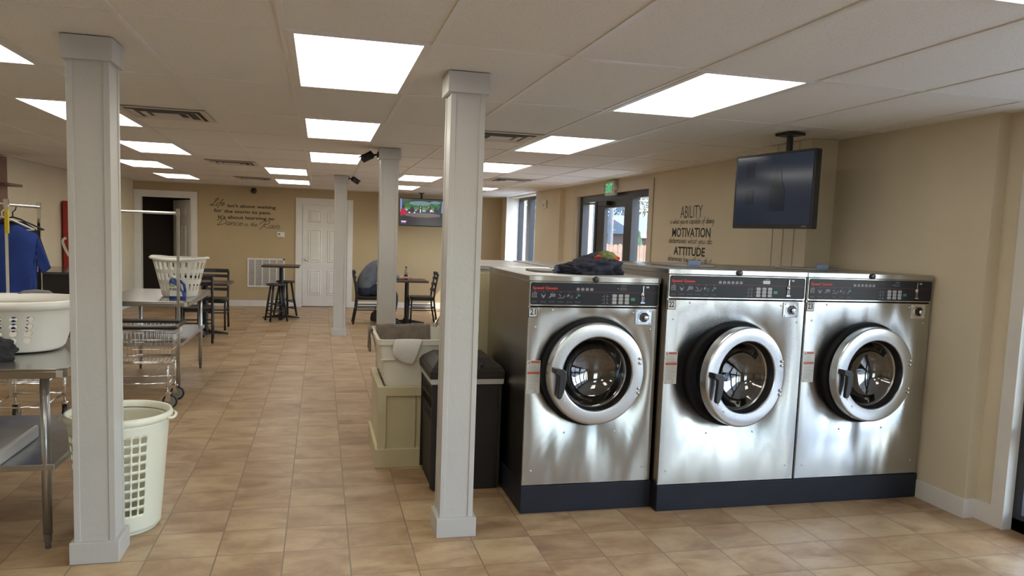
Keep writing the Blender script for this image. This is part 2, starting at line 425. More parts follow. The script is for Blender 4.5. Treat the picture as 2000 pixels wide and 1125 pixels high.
# back wall with two doorways
D1 = (-3.29, -2.39, 2.06); D2 = (-.37, .52, 2.04)
w = MB(); t = .14
w.box(XL-.2, YB, 0, D1[0], YB+t, C+.05); w.box(D1[0], YB, D1[2], D1[1], YB+t, C+.05); w.box(D1[1], YB, 0, D2[0], YB+t, C+.05)
w.box(D2[0], YB, D2[2], D2[1], YB+t, C+.05); w.box(D2[1], YB, 0, 4.2, YB+t, C+.05)
struct('wall_back', w, WALLB)
w = MB(); w.box(XL-.15, YF, 0, XL, YB, C+.05)
struct('wall_left', w, WALL)
struct('wall_chase', B(XL, 14.3, 0, -3.40, YB, C+.05), WALL)
# right wall: piece beside the washers, long piece with exit door opening, window pier
w = MB()
w.box(3.67, 3.55, 0, 4.0, 4.95, C+.05)
w.box(XR, 4.95, 0, 3.95, 8.28, C+.05)
w.box(XR, 8.28, 2.16, 3.95, 10.86, C+.05)
w.box(XR, 10.86, 0, 3.95, 11.55, C+.05)
w.box(3.63, 11.50, 0, 4.02, 12.90, C+.05)
w.box(XR, 12.90, 0, 4.02, 15.12, .95)
w.box(3.68, 15.12, 0, 4.02, YB, C+.05)
w.box(XR, 12.90, 2.31, 4.02, 15.12, C+.05)
w.box(3.75, 3.36, 0, 4.0, 3.55, C+.05)            # narrow return beside the storefront
w.box(3.75, -1.95, 2.22, 4.0, 3.36, C+.05)
w.box(3.75, YF, 0, 4.0, -1.95, C+.05)
struct('wall_right', w, WALL)
# boarded pilaster under the television
w = MB(); w.box(3.455, 4.93, 0, XR, 5.50, C)
for y in (5.08, 5.22, 5.36): w.box(3.449, y-.003, 1.0, 3.456, y+.003, C)
struct('trim_2', w, WALL)
w = MB(); w.box(XL-.15, YF-.15, 0, 1.5, YF, C+.05); w.box(1.5, YF-.15, 0, 2.7, YF, .5); w.box(1.5, YF-.15, 2.15, 2.7, YF, C+.05); w.box(2.7, YF-.15, 0, 4.0, YF, C+.05)
struct('wall_front', w, WALL)
# jamb linings of the deep window
struct('trim_3', MB().box(3.64, 15.095, .95, 3.93, 15.125, C).box(3.66, 12.90, .92, 3.93, 15.12, .96), TRIM)

def glazing(name, x, y0, y1, z0, z1, mull, rails, fw=.05, dep=.10, label=None):
    """aluminium framed glazing in the plane x = const, frame and pane"""
    f = MB(); f.box(x, y0, z0, x+dep, y0+fw, z1); f.box(x, y1-fw, z0, x+dep, y1, z1); f.box(x, y0, z1-fw, x+dep, y1, z1); f.box(x, y0, z0, x+dep, y1, z0+fw)
    for a, b in mull: f.box(x, a, z0, x+dep, b, z1)
    for a, b, c, d in rails: f.box(x, a, c, x+dep, b, d)
    o = struct(name, f, ALU)
    p = MB(); p.box(x+dep/2-.003, y0+fw/2, z0+fw/2, x+dep/2+.003, y1-fw/2, z1-fw/2)
    tag(p.build('window_pane', GLASS, o), kind='structure')
    return o
glazing('window_1', 3.90, 12.90, 15.12, .95, 2.31, [(14.22, 14.46)], [])
glazing('window_2', 3.80, -1.95, 3.36, .0, 2.22, [(2.24, 2.32), (1.15, 1.27), (.05, .17), (-.95, -.85)], [(-1.95, 3.36, .50, .60), (-1.95, 3.36, 0, .10)], fw=.07)
# front window behind the camera (faces -y)
f = MB(); f.box(1.5, YF-.12, .5, 2.7, YF-.04, .56); f.box(1.5, YF-.12, 2.09, 2.7, YF-.04, 2.15)
for x in (1.5, 2.07, 2.64): f.box(x, YF-.12, .5, x+.06, YF-.04, 2.15)
o = struct('window_3', f, ALU); tag(B(1.53, YF-.083, .53, 2.67, YF-.077, 2.12).build('window_pane', GLASS, o), kind='structure')

# exit door storefront: fixed frame, door leaf, closer
f = MB(); X0 = 3.75
f.box(X0, 8.28, 0, X0+.1, 8.34, 2.16); f.box(X0, 10.74, 0, X0+.1, 10.86, 2.16); f.box(X0, 8.28, 2.07, X0+.1, 10.86, 2.16)
f.box(X0, 8.90, 0, X0+.1, 9.00, 2.16); f.box(X0, 10.17, 0, X0+.1, 10.24, 2.16); f.box(X0, 8.28, 0, X0+.1, 8.9, .12); f.box(X0, 10.2, 0, X0+.1, 10.8, .12)
o = struct('window_4', f, ALU)
tag(MB().box(X0+.045, 8.3, .1, X0+.052, 8.95, 2.1).box(X0+.045, 10.2, .1, X0+.052, 10.8, 2.1).build('window_pane', GLASS, o), kind='structure')
f = MB(); f.box(X0+.01, 9.02, .02, X0+.06, 9.17, 2.07); f.box(X0+.01, 9.87, .02, X0+.06, 10.16, 2.07); f.box(X0+.01, 9.02, 1.97, X0+.06, 10.16, 2.07); f.box(X0+.01, 9.02, .02, X0+.06, 10.16, .28)
d = struct('door_1', f, ALU)
tag(MB().box(X0+.03, 9.15, .26, X0+.036, 9.9, 1.99).build('door_pane', GLASS, d), kind='structure')
tag(MB().box(X0-.055, 9.65, 2.0, X0+.01, 9.98, 2.06).tube([(X0-.03, 9.9, 2.03), (X0-.12, 10.25, 2.035), (X0-.03, 10.62, 2.04)], .010, 8).build('door_closer', BLACKM, d), kind='structure')
tag(MB().tube([(X0+.01, 9.2, .95), (X0-.05, 9.2, .97), (X0-.05, 9.2, 1.25), (X0+.01, 9.2, 1.27)], .012, 8).build('door_handle', ALU, d), kind='structure')
# white casing round the exit storefront, flush trim
struct('trim_4', MB().box(XR-.015, 8.16, 0, XR, 8.28, 2.27).box(XR-.015, 10.86, 0, XR, 10.98, 2.27).box(XR-.015, 8.16, 2.16, XR, 10.98, 2.27).box(XR, 8.265, 0, X0, 8.28, 2.16).box(XR, 10.86, 0, X0, 10.875, 2.16), mat('cream trim', (.56, .49, .38), .5, var=0))
# storefront casing near the camera
struct('trim_5', MB().box(3.735, 3.345, 0, 3.75, 3.43, 2.27).box(3.75, 3.345, 0, 3.80, 3.365, 2.22).box(3.735, -2.0, 2.22, 3.75, 3.43, 2.27), TRIM)

# casings and doors in the back wall
def casing(name, x0, x1, z1, y=YB):
    m = MB(); wd = .105
    m.box(x0-wd, y-.018, 0, x0, y, z1+wd); m.box(x1, y-.018, 0, x1+wd, y, z1+wd); m.box(x0, y-.018, z1, x1, y, z1+wd)
    m.box(x0-.001, y, 0, x0+.02, y+t, z1); m.box(x1-.02, y, 0, x1+.001, y+t, z1); m.box(x0, y, z1-.02, x1, y+t, z1)
    return struct(name, m, TRIM)
casing('trim_6', D1[0], D1[1], D1[2]); casing('trim_7', D2[0], D2[1], D2[2])
def six_panel(w, h):
    m = MB(); m.box(0, 0, 0, w, .035, h)
    for cx in (.12, .54):
        pw = w*.5-.17
        for z0, z1 in ((.22, .72), (.88, 1.52), (1.66, 1.90)):
            x0 = .11 if cx == .12 else w-.11-pw
            for yy, s in ((0, -1), (.035, 1)):
                a = [(x0, z0), (x0+pw, z0), (x0+pw, z1), (x0, z1)]
                ins = lambda d: [(x0+d, z0+d), (x0+pw-d, z0+d), (x0+pw-d, z1-d), (x0+d, z1-d)]
                m.rings([[(u, yy+s*.0005, v) for u, v in a], [(u, yy+s*.011, v) for u, v in ins(.012)], [(u, yy+s*.003, v) for u, v in ins(.024)], [(u, yy+s*.012, v) for u, v in ins(.05)]], True, (False, True))
    return m
d = struct('door_2', six_panel(D2[1]-D2[0]-.05, 2.005), TRIM, loc=(D2[0]+.025, YB+.03, .012))
tag(MB().lathe([(.03, 0), (.03, .006), (.012, .012), (.012, .04), (.028, .05), (.030, .065), (.018, .078)], 16, (.065, 0, .93), 'y').build('door_knob', CHROME, d, smooth=True), kind='structure')
d = struct('door_3', six_panel(.84, 2.0), TRIM, loc=(-2.425, YB+.10, .012), rot=(0, 0, R(118)))
tag(MB().box(-.02, -.012, .25, .02, 0, .34).box(-.02, -.012, 1.65, .02, 0, 1.74).build('door_hinge', BLACKM, d), kind='structure')
# hallway behind the open door
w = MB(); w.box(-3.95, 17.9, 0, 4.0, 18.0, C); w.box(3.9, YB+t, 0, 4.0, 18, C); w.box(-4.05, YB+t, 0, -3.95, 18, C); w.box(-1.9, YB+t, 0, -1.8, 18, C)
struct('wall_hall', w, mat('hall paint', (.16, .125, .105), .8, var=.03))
# baseboards
m = MB(); hb = .115
for a, b in ((-3.40, D1[0]-.105), (D1[1]+.105, D2[0]-.105), (D2[1]+.105, 3.68)): m.box(a, YB-.015, 0, b, YB, hb)
struct('baseboard_back', m, TRIM)
m = MB(); m.box(3.655, 3.55, 0, 3.67, 4.93, .11); m.box(3.655, 3.535, 0, 3.75, 3.55, .11); m.box(3.735, 3.43, 0, 3.75, 3.535, .11)
m.box(XR-.015, 5.5, 0, XR, 8.16, .11); m.box(XR-.015, 10.98, 0, XR, 11.5, .11)
struct('baseboard_right', m, TRIM)
m = MB(); m.box(XL, YF, 0, XL+.015, 14.3, .11); m.box(-3.40, 14.3, 0, -3.385, YB, .11)
struct('baseboard_left', m, TRIM)

# ------------------------------------------------------------------ ceiling fixtures
LIGHTS = [(0, 0, 'centre row, nearest one, big in view left of the middle column'), (0, 2, 'centre row, second one back'), (0, 4, 'centre row, third one back'),
          (-1, 6, 'centre row, fourth one back, above the wall quote'), (-1, 8, 'centre row, farthest one by the back wall'),
          (3, 0, 'right row, nearest one, above the washers'), (3, 2, 'right row, second one, just past the ceiling vent'), (3, 4, 'right row, third one, partly behind the middle column'),
          (2, 6, 'right row, above the far wall television, nearer of two'), (2, 8, 'right row, above the far wall television, farther of two'),
          (-3, 0, 'left row, cut off by the left picture edge'), (-3, 2, 'left row, crossing behind the near left column'), (-3, 4, 'left row, just right of the near left column, topmost'),
          (-4, 6, 'left row, second of three right of the near left column'), (-4, 8, 'left row, lowest of three, above the open doorway'),
          (4, 7.5, 'far right, sliver right of the middle column'), (3, -2, 'top right corner, only its edge in view')]
lamp0 = None
for k, (i, j, lab) in enumerate(LIGHTS + [(0, -2, 'behind the view, centre row'), (-3, -2, 'behind the view, left row'), (0, -4, 'behind the view, centre row, last'), (3, -4, 'behind the view, right row, last')]):
    x, y = GX+.6096*i+.012, GY+1.2192*j+.012; w_i, l_i = .5856, 1.1952
    if lamp0 is None:
        th = thing('ceiling_light', 'recessed fluorescent ceiling panel, '+lab, 'ceiling light', (x, y, C), 0, 'recessed fluorescent ceiling panels')
        fr = MB(); fr.box(0, 0, -.004, .03, l_i, .02); fr.box(w_i-.03, 0, -.004, w_i, l_i, .02); fr.box(.03, 0, -.004, w_i-.03, .016, .02); fr.box(.03, l_i-.016, -.004, w_i-.03, l_i, .02)
        fr.build('frame', TBAR, th); B(.03, .016, -.001, w_i-.03, l_i-.016, .003).build('diffuser', DIFF, th); lamp0 = th
    else: dup(lamp0, (x, y, C), None, 'recessed fluorescent ceiling panel, '+lab)
vm = mat('vent white metal', (.60, .56, .52), .4, var=0); vd = mat('vent dark throat', (.10, .095, .09), .8, var=0)
vent0 = None
for i, j, lab in ((-2, 2.0, 'nearest one, right of the near left column'), (-2, 5.4, 'above the wall quote, nearer of two'), (-2, 7.9, 'above the wall quote, farther of two'),
                  (2, 2.0, 'right of the middle column beside a light panel'), (4, 5.7, 'in front of the exit storefront'), (4, 8.05, 'sliver right of the middle column near the far window')):
    x, y = GX+.6096*i+.3048, GY+1.2192*j+.3048
    if vent0 is None:
        vent0 = thing('ceiling_vent', 'square stepped ceiling air vent, '+lab, 'air vent', (x, y, C), 0, 'square ceiling air vents')
        B(-.28, -.28, -.001, .28, .28, .002).build('throat', vd, vent0)
        m = MB()
        for a, b, z0, z1 in ((.29, .245, -.003, -.005), (.20, .225, -.003, -.012), (.13, .155, -.003, -.012), (.0, .09, -.003, -.010)):
            sq = lambda s, z: [(-s, -s, z), (s, -s, z), (s, s, z), (-s, s, z)]
            if a: m.rings([sq(a, z0), sq(b, z1), sq(b+.002, z1-.003), sq(a+.002, z0-.003), sq(a, z0)], True, (False, False))
            else: m.box(-.09, -.09, -.013, .09, .09, -.009)
        m.build('louvre', vm, vent0)
    else: dup(vent0, (x, y, C), None, 'square stepped ceiling air vent, '+lab)

# ------------------------------------------------------------------ columns
col0 = None
for x, y, lab in ((-1.078, 3.67, 'leftmost and nearest, beside the tall hamper'), (.588, 3.715, 'large one in the middle, beside the washers'), (.525, 7.35, 'one standing behind the utility tub'), (.175, 11.34, 'smallest and farthest, in front of the white back door')):
    if col0 is None:
        col0 = thing('support_column', 'square white wooden column, '+lab, 'column', (x, y, 0), 0, 'white square columns')
        m = MB(); s = .205; q = .017; e = s-q
        m.box(q+.004, q+.004, .09, e-.004, e-.004, C-.08)
        for a, b in ((q, q), (e-.026, q), (q, e-.026), (e-.026, e-.026)): m.box(a, b, .09, a+.026, b+.026, C-.08)
        m.build('shaft', COLP, col0, bevel=.0015)
        B(0, 0, 0, s, s, .10).build('base', COLP, col0, bevel=.003)
        B(0, 0, C-.10, s, s, C).build('cap', COLP, col0, bevel=.002)
    else: dup(col0, (x, y, 0), None, 'square white wooden column, '+lab)

def bullet_cam(loc, rz, lab):
    c = thing('security_camera', lab, 'camera', loc, rz)
    MB().lathe([(.03, 0), (.03, .012), (.012, .016)], 14, (0, 0, 0), 'x').build('mount', BLACKP, c, smooth=True)
    MB().tube([(.01, 0, 0), (.045, 0, -.005), (.06, 0, -.012)], .010, 8).build('arm', BLACKP, c)
    M4 = Matrix.Translation((.105, 0, -.028)) @ Matrix.Rotation(R(30), 4, 'Y') @ Matrix.Rotation(R(25), 4, 'Z')
    b = MB(); b.tube([M4 @ Vector((-.06, 0, 0)), M4 @ Vector((-.055, 0, 0)), M4 @ Vector((.05, 0, 0)), M4 @ Vector((.051, 0, 0))], [.03, .036, .036, .028], 16); b.box(-.05, -.034, .028, .065, .034, .038, M4)
    b.build('housing', BLACKP, c, auto=40)
bullet_cam((.525, 7.44, 2.268), PI, 'black bullet security camera on the column behind the utility tub')
bullet_cam((.378, 11.44, 2.295), 0, 'black bullet security camera on the farthest column')
c = thing('security_camera', 'small black dome camera on the back wall above the quote', 'camera', (-1.26, YB, 2.24))
MB().lathe([(.055, 0), (.055, .02), (.035, .04)], 18, (0, 0, 0), 'y').build('mount', BLACKP, c, auto=40)
MB().sphere((0, -.05, -.01), .045, 16).build('housing', BLACKP, c, smooth=True)

# ------------------------------------------------------------------ back wall fittings
g = thing('return_air_grille', 'white louvred return air grille low on the back wall', 'grille', (-1.375, YB, .375))
m = MB(); gw, gh = .70, .565
m.box(0, -.012, 0, gw, 0, .03); m.box(0, -.012, gh-.03, gw, 0, gh)
for k in range(6): x = k*(gw-.03)/5; m.box(x, -.012, 0, x+.03 if k in (0, 5) else x+.018, 0, gh)
m.build('frame', TRIM, g); B(.02, -.002, .02, gw-.02, -.0005, gh-.02).build('backing', mat('grille shadow', (.20, .19, .18), .8, var=0), g)
m = MB()
for k in range(26):
    z = .035+k*(gh-.07)/25.5
    m.box(.02, -.009, 0, gw-.02, -.0075, .012, Matrix.Translation((0, 0, z)) @ Matrix.Rotation(R(25), 4, 'X'))
m.build('louvre', TRIM, g)
g = thing('thermostat', 'white wall thermostat between the quote and the white door', 'thermostat', (-.83, YB, 1.36))
B(0, -.012, 0, .145, 0, .105).build('back_plate', TRIM, g, bevel=.003); B(.02, -.034, .012, .128, -.012, .095).build('body', WPLAS, g, bevel=.006); B(.03, -.037, .045, .065, -.034, .075).build('display', GREYP, g)

q = thing('wall_quote', 'black lettering quote about dancing in the rain on the back wall', 'wall lettering', (0, 0, 0))
def F_(x, z): return FRONT(x, YB, z)
m = MB(); script(m, 'Life', F_(-2.04, 1.925), .24, .060, .010, .35)
text(m, "isn't about waiting", F_(-1.74, 1.885), .885, .082, bold=.022)
m.build('lettering_line', INK, q); m = MB(); text(m, 'for', F_(-1.985, 1.80), .145, .068, bold=.022); text(m, 'the storm to pass.', F_(-1.80, 1.775), .86, .083, bold=.022)
m.build('lettering_line', INK, q); m = MB(); text(m, "It's about learning to", F_(-1.91, 1.665), 1.03, .082, bold=.022)
m.build('lettering_line', INK, q); m = MB(); script(m, 'Dance', F_(-1.93, 1.560), .46, .055, .009, .35); script(m, 'in the', F_(-1.44, 1.555), .24, .040, .007, .3); script(m, 'Rain.', F_(-1.15, 1.525), .40, .062, .009, .35)
m.build('lettering_line', INK, q)
q = thing('wall_quote', 'black lettering about ability, motivation and attitude on the right wall', 'wall lettering', (0, 0, 0)); m = MB()
def G_(y, z): return RIGHTW(XR, y, z)
text(m, 'ABILITY', G_(7.47, 1.80), .48, .125, bold=-.006)
m.build('lettering_line', INK, q); m = MB(); script(m, "is what you're capable of doing", G_(7.70, 1.742), .96, .030, .0065, .15)
m.build('lettering_line', INK, q); m = MB(); text(m, 'MOTIVATION', G_(7.64, 1.600), .84, .098, bold=.02)
m.build('lettering_line', INK, q); m = MB(); script(m, 'determines what you do.', G_(7.72, 1.538), .98, .031, .0065, .15)
m.build('lettering_line', INK, q); m = MB(); text(m, 'ATTITUDE', G_(7.58, 1.408), .69, .092, bold=.028)
m.build('lettering_line', INK, q); m = MB(); script(m, 'determines how well you do it', G_(7.72, 1.345), .97, .030, .0065, .15)
m.build('lettering_line', INK, q)

# exit sign with two lamp heads
e = thing('exit_sign', 'green and white lit exit sign with lamp heads above the exit door', 'sign', (XR, 9.62, 2.125))
B(-.05, -.33, 0, -.0, 0, .18).build('housing', mat('sign housing', (.55, .56, .50), .5, var=0), e, bevel=.006)
m = MB(); text(m, 'EXIT', Matrix.Translation((-.0505, -.055, .03)) @ RIGHTW(0, 0, 0), .215, .12, bold=.03); m.build('lettering', GREENS, e)
for y in (.03, -.36):
    hd = MB(); hd.lathe([(.02, -.0), (.04, -.03), (.043, -.06), (.035, -.065)], 16, (-.0, y, .10), 'x'); hd.build('lamp_head', mat('lamp head', (.5, .5, .48), .3, var=0), e, smooth=True)

s_ = thing('door_chime', 'small white sensor on the wall pier left of the exit door', 'sensor', (3.63, 12.2, 2.03))
B(-.03, 0, 0, 0, .16, .13).build('body', TRIM, s_, bevel=.01); MB().sphere((-.03, .08, .05), .03, 10).build('lens', LGREY, s_, smooth=True)

# ------------------------------------------------------------------ televisions
def television(name, loc, rz, w, h, lab, tilt=0):
    tv = thing(name, lab, 'television', loc, rz)
    m = MB(); m.prism(rrect(0, 0, w, h, .012), -.0, .045, 'xz')
    m.prism(rrect(.1, .08, w-.1, h-.08, .03), .045, .085, 'xz'); m.build('casing', BLACKP, tv, auto=40)
    return tv
tv = television('television', (2.958, 5.112, 1.662), math.atan2(4.372-5.112, 3.10-2.958), .755, .522, 'black flat television hung from the ceiling above the washers')
scr = MB().box(.02, -.003, .03, .735, .0, .505).build('screen', screenmat('dim tv screen', (.10, .16, .28), .10), tv)
m = MB(); m.box(.12, -.005, .36, .20, -.003, .47); m.box(.12, -.005, .17, .20, -.003, .27)
m.prism([(.36, .12), (.50, .12), (.50, .26), (.47, .33), (.46, .40), (.43, .42), (.40, .40), (.39, .33), (.36, .26)], -.005, -.003, 'xz')
m.build('picture_figures', screenmat('dim figures', (.07, .11, .19), .085), tv)
m = MB(); text(m, 'VIZIO', FRONT(.665, -.0005, .010), .045, .012, bold=.01); m.build('maker_mark', DINK, tv)
M_ = MB(); M_.box(.30, .085, .12, .46, .12, .40); M_.cyl((.38, .13, .26), (.38, .13, .66), .022, 14); M_.box(.30, .07, .645, .46, .19, .6635)
M_.build('ceiling_mount', BLACKM, tv)
tv = television('television', (1.49, 15.13, 1.672), R(-4), .86, .545, 'lit flat television showing people at a table, on the far wall')
MB().box(.015, -.003, .02, .845, 0, .53).build('screen', screenmat('tv backdrop', (.035, .06, .05), .9), tv)
def scrpoly(polys, nm, col, s, d=-.005):
    m = MB()
    for p in polys: m.prism(p, d, -.003, 'xz')
    m.build(nm, screenmat(nm+' glow', col, s), tv)
random.seed(3)
blob = lambda cx, cz, rx, rz, n=14: [(cx+rx*math.cos(2*PI*i/n)*(1+.15*random.random()), cz+rz*math.sin(2*PI*i/n)*(1+.15*random.random())) for i in range(n)]
scrpoly([blob(.18+.09*k, .40+.03*math.sin(k*2.1), .07, .045) for k in range(7)], 'picture_foliage', (.03, .15, .05), 1.0, -.0035)
scrpoly([blob(.15+.11*k, .345, .06, .02) for k in range(6)], 'picture_grass', (.12, .22, .05), 1.0, -.0037)
scrpoly([blob(.40, .45, .2, .04), blob(.7, .47, .1, .03)], 'picture_water', (.16, .24, .26), 1.0, -.0036)
scrpoly([[(.015, .27), (.05, .27), (.04, .53), (.015, .53)], [(.82, .27), (.845, .27), (.845, .5), (.83, .5)]], 'picture_curtain', (.20, .30, .60), 1.0, -.0038)
scrpoly([[(.1, .30), (.16, .30), (.16, .33), (.1, .33)], [(.30, .30), (.34, .30), (.34, .32), (.3, .32)], [(.45, .29), (.51, .29), (.51, .32), (.45, .32)], [(.63, .28), (.67, .28), (.67, .315), (.63, .315)]], 'picture_window', (.35, .5, .8), 1.0, -.0041)
scrpoly([[(.10, .235), (.14, .26), (.62, .26), (.80, .235), (.80, .20), (.55, .18), (.3, .18), (.12, .2)]], 'picture_table', (.16, .12, .12), 1.0, -.0045)
scrpoly([blob(.075, .37, .022, .03), [(.20, .27), (.30, .27), (.29, .34), (.25, .40), (.21, .35)], [(.37, .27), (.45, .27), (.445, .35), (.43, .41), (.39, .41), (.375, .35)], [(.54, .27), (.66, .27), (.63, .35), (.60, .41), (.57, .38)], [(.67, .27), (.78, .27), (.74, .36), (.71, .40), (.68, .36)], [(.05, .17), (.2, .2), (.3, .17), (.5, .16), (.75, .19), (.83, .28), (.83, .03), (.05, .03)]], 'picture_people', (.035, .03, .04), 1.0, -.0042)
scrpoly([[(.02, .19), (.16, .24), (.14, .30), (.09, .34), (.03, .33)]], 'picture_red_shirt', (.45, .02, .05), 1.0, -.0048)
scrpoly([[(.400, .27), (.42, .27), (.42, .34), (.40, .34)], [(.6, .28), (.65, .30), (.64, .335), (.6, .33)], [(.18, .255), (.21, .255), (.21, .28), (.18, .28)], [(.28, .255), (.31, .255), (.31, .28), (.28, .28)]], 'picture_papers', (.7, .72, .8), 1.0, -.005)
scrpoly([blob(.41, .375, .012, .02, 8), blob(.57, .38, .012, .018, 8)], 'picture_faces', (.4, .22, .18), 1.0, -.0052)
scrpoly([[(.04, .075), (.13, .075), (.14, .10), (.04, .10)]], 'picture_banner', (.7, .7, .85), 1.0, -.0048)
scrpoly([[(.05, .055), (.13, .055), (.13, .072), (.05, .072)]], 'picture_banner_pink', (.55, .1, .4), 1.0, -.0048)
M_ = MB(); M_.cyl((.43, .06, .45), (.43, .06, .655), .02, 12); M_.box(.38, .02, .64, .48, .10, .6545); M_.box(.36, .085, .15, .5, .1, .4)
M_.build('ceiling_mount', BLACKM, tv)

# ================================================================== WASHING MACHINES
def arc(cx, cz, r, a0, a1, n): return [(cx+r*math.cos(R(a0+(a1-a0)*i/n)), cz+r*math.sin(R(a0+(a1-a0)*i/n))) for i in range(n+1)]
def washer(loc, rz, w, h, dep, num, seats, lab, ajar, price, zc=.645, rr=.285):
    """front in the local plane y = 0, x from 0 to w, z from 0 to h"""
    wm = thing('washing_machine', lab, 'washing machine', loc, rz, 'front loading washing machines')
    cx = w/2; hp = h-.17              # top of front panel
    lid = .032
    b = MB(); b.box(0, .006, 0, .012, dep, h-lid); b.box(w-.012, .006, 0, w, dep, h-lid); b.box(0, dep-.012, 0, w, dep, h-lid); b.box(0, .01, 0, w, dep, .012)
    b.box(0, .012, hp, w, .03, hp+.004)
    b.build('side_shell', STEELS, wm, bevel=.002)
    # top
    m = MB(); m.box(-.004, -.006, h-lid, w+.004, dep+.004, h); top = m.build('top_panel', STEEL, wm, bevel=.004)
    MB().lathe([(.017, .0), (.017, .010), (.012, .012)], 20, (w/2-.005, -.006, h-.016), 'y').build('lock', BLACKP, top, smooth=True)
    # front panel with round hole
    R0 = rr+.018; n = 72; m = MB(); out = []; inn = []
    x0, x1, z0, z1 = .003, w-.003, .004, hp-.006; z_c = zc
    for k in range(n):
        a = 2*PI*k/n; dx, dz = math.cos(a), math.sin(a)
        tx = ((x1-cx)/dx if dx > 1e-6 else ((x0-cx)/dx if dx < -1e-6 else 1e9)); tz = ((z1-z_c)/dz if dz > 1e-6 else ((z0-z_c)/dz if dz < -1e-6 else 1e9))
        tt = min(tx, tz); out.append((cx+dx*tt, z_c+dz*tt)); inn.append((cx+dx*R0, z_c+dz*R0))
    for X, Z in ((x0, z0), (x1, z0), (x1, z1), (x0, z1)):   # snap nearest boundary vertex to each corner
        k = min(range(n), key=lambda q: (out[q][0]-X)**2+(out[q][1]-Z)**2); out[k] = (X, Z)
    mid = [((o[0]*.0+i[0]*1+(i[0]-cx)/R0*.006), (i[1]+(i[1]-z_c)/R0*.006)) for o, i in zip(out, inn)]
    m.rings([[(x, .014, z) for x, z in out], [(x, 0, z) for x, z in out], [(x, 0, z) for x, z in mid], [(x, .004, z) for x, z in inn], [(x, .03, z) for x, z in inn]], True, (False, False))
    fp = m.build('front_panel', STEEL, wm, auto=35)
    # screws
    m = MB()
    for sx, sz in ((.05, .085), (w-.055, .085), (cx-.15, .30), (cx+.15, .30), (.045, hp-.115), (.14, hp-.02), (w-.155, hp-.03), (w-.045, hp-.125)):
        m.lathe([(.006, 0), (.0055, .003), (.002, .0045)], 10, (sx, 0, sz), 'y')
    tag(m.build('screw', CHROME, fp, smooth=True), kind=None)
    # tub collar, drum
    m = MB(); m.lathe([(R0, -.02), (R0, .018), (rr+.004, .032), (rr-.03, .032), (rr-.05, -.01), (rr-.06, -.06)], 64, (cx, 0, z_c), 'y', cap=(False, False))
    m.build('door_collar', COLLAR, wm, auto=30)
    m = MB(); m.lathe([(R0, -.02), (rr-.02, -.05), (rr-.01, -.10), (rr-.01, -.5), (.02, -.52)], 48, (cx, 0, z_c), 'y', cap=(False, True))
    for k in range(4):
        a = R(45+90*k); m.tube([(cx+.245*math.cos(a), .14, z_c+.245*math.sin(a)), (cx+.245*math.cos(a), .45, z_c+.245*math.sin(a))], .03, 10)
    m.build('drum', DRUM, wm, auto=40)
    # door, hinged on the right
    piv = (cx+rr+.0, -.035, z_c); rot = (0, 0, ajar)
    def D(o): return o
    m = MB(); c = (-rr, 0, 0)
    m.lathe([(rr-.035, -.025), (rr-.006, -.025), (rr, -.018), (rr, .030), (rr-.003, .036), (rr-.009, .039), (rr-.012, .0395), (.2155, .0405), (.212, .040), (.207, .037), (.205, .032), (.204, .0), (.19, -.02)], 96, c, 'y', cap=(False, False))
    m.lathe([(rr-.035, -.025), (.19, -.02)], 72, c, 'y', cap=(False, False))
    door = m.build('door', RING, wm, auto=20, loc=piv, rot=rot)
    m = MB(); m.lathe([(.205, .034), (.202, .028), (.199, .000), (.193, -.02), (.190, -.03), (.183, -.03)], 64, c, 'y', cap=(False, False)); m.build('door_gasket', BLACKP, door, smooth=True)
    m = MB(); m.lathe([(.190, -.020), (.182, -.028), (.166, -.060), (.140, -.086), (.10, -.108), (.05, -.120), (.004, -.123)], 64, c, 'y', cap=(False, False)); m.build('door_glass', DGLASS, door, smooth=True)
    m = MB(); m.prism([(-.022, .03), (.030, .022), (.046, .006), (.046, -.05), (.036, -.10), (.022, -.137), (.008, -.142), (-.003, -.13), (.000, -.09), (.004, -.05), (.004, -.012), (-.022, .0)], -.085, -.060, 'xz')
    m.prism([(-.022, .03), (.012, .026), (.012, -.005), (-.022, .0)], -.07, -.038, 'xz')
    m.build('door_handle', BLACKP, door, bevel=.005, loc=(-2*rr+.040, 0, .015))
    m = MB()
    for dz in (.085, .060, -.085, -.110): m.lathe([(.009, .043), (.008, .048), (.002, .050)], 12, (-.033, 0, dz), 'y')
    for a in (216, 230): m.lathe([(.0045, .043), (.004, .046), (.001, .047)], 8, (-rr+(.24)*math.cos(R(a)), 0, .24*math.sin(R(a))), 'y')
    m.build('door_bolt', CHROME, door, smooth=True)
    # control fascia
    zb, zt = hp+.010, h-lid-.006
    m = MB(); m.box(.003, -.002, hp+.002, w-.003, .03, h-lid-.001)
    fr = m.build('fascia_frame', STEEL, wm, bevel=.002)
    m = MB(); m.prism(rrect(.010, zb, w-.010, zt, .012), -.0055, .004, 'xz'); cp = m.build('control_panel', PANEL, wm)
    yy = -.0058; hh = zt-zb
    def T(x, z): return FRONT(x, yy, z)
    m = MB(); text(m, 'Speed Queen', T(.020, zb+hh*.655), .142, .020, bold=.03); m.build('brand_lettering', RINK, cp)
    m = MB(); m.box(.012, yy-.0004, zb+hh*.60, w-.014, yy, zb+hh*.60+.0016); m.build('red_line', RLINE, cp)
    m = MB()
    for k in range(seats):
        x = w*.352+k*.0265
        m.prism([(x, zb+hh*.66), (x+.017, zb+hh*.66), (x+.019, zb+hh*.76), (x-.001, zb+hh*.76)], yy-.0006, yy, 'xz'); m.box(x+.003, yy-.0006, zb+hh*.76, x+.015, yy, zb+hh*.79)
    m.build('capacity_icon', DINK, cp)
    m = MB(); zi = zb+hh*.33
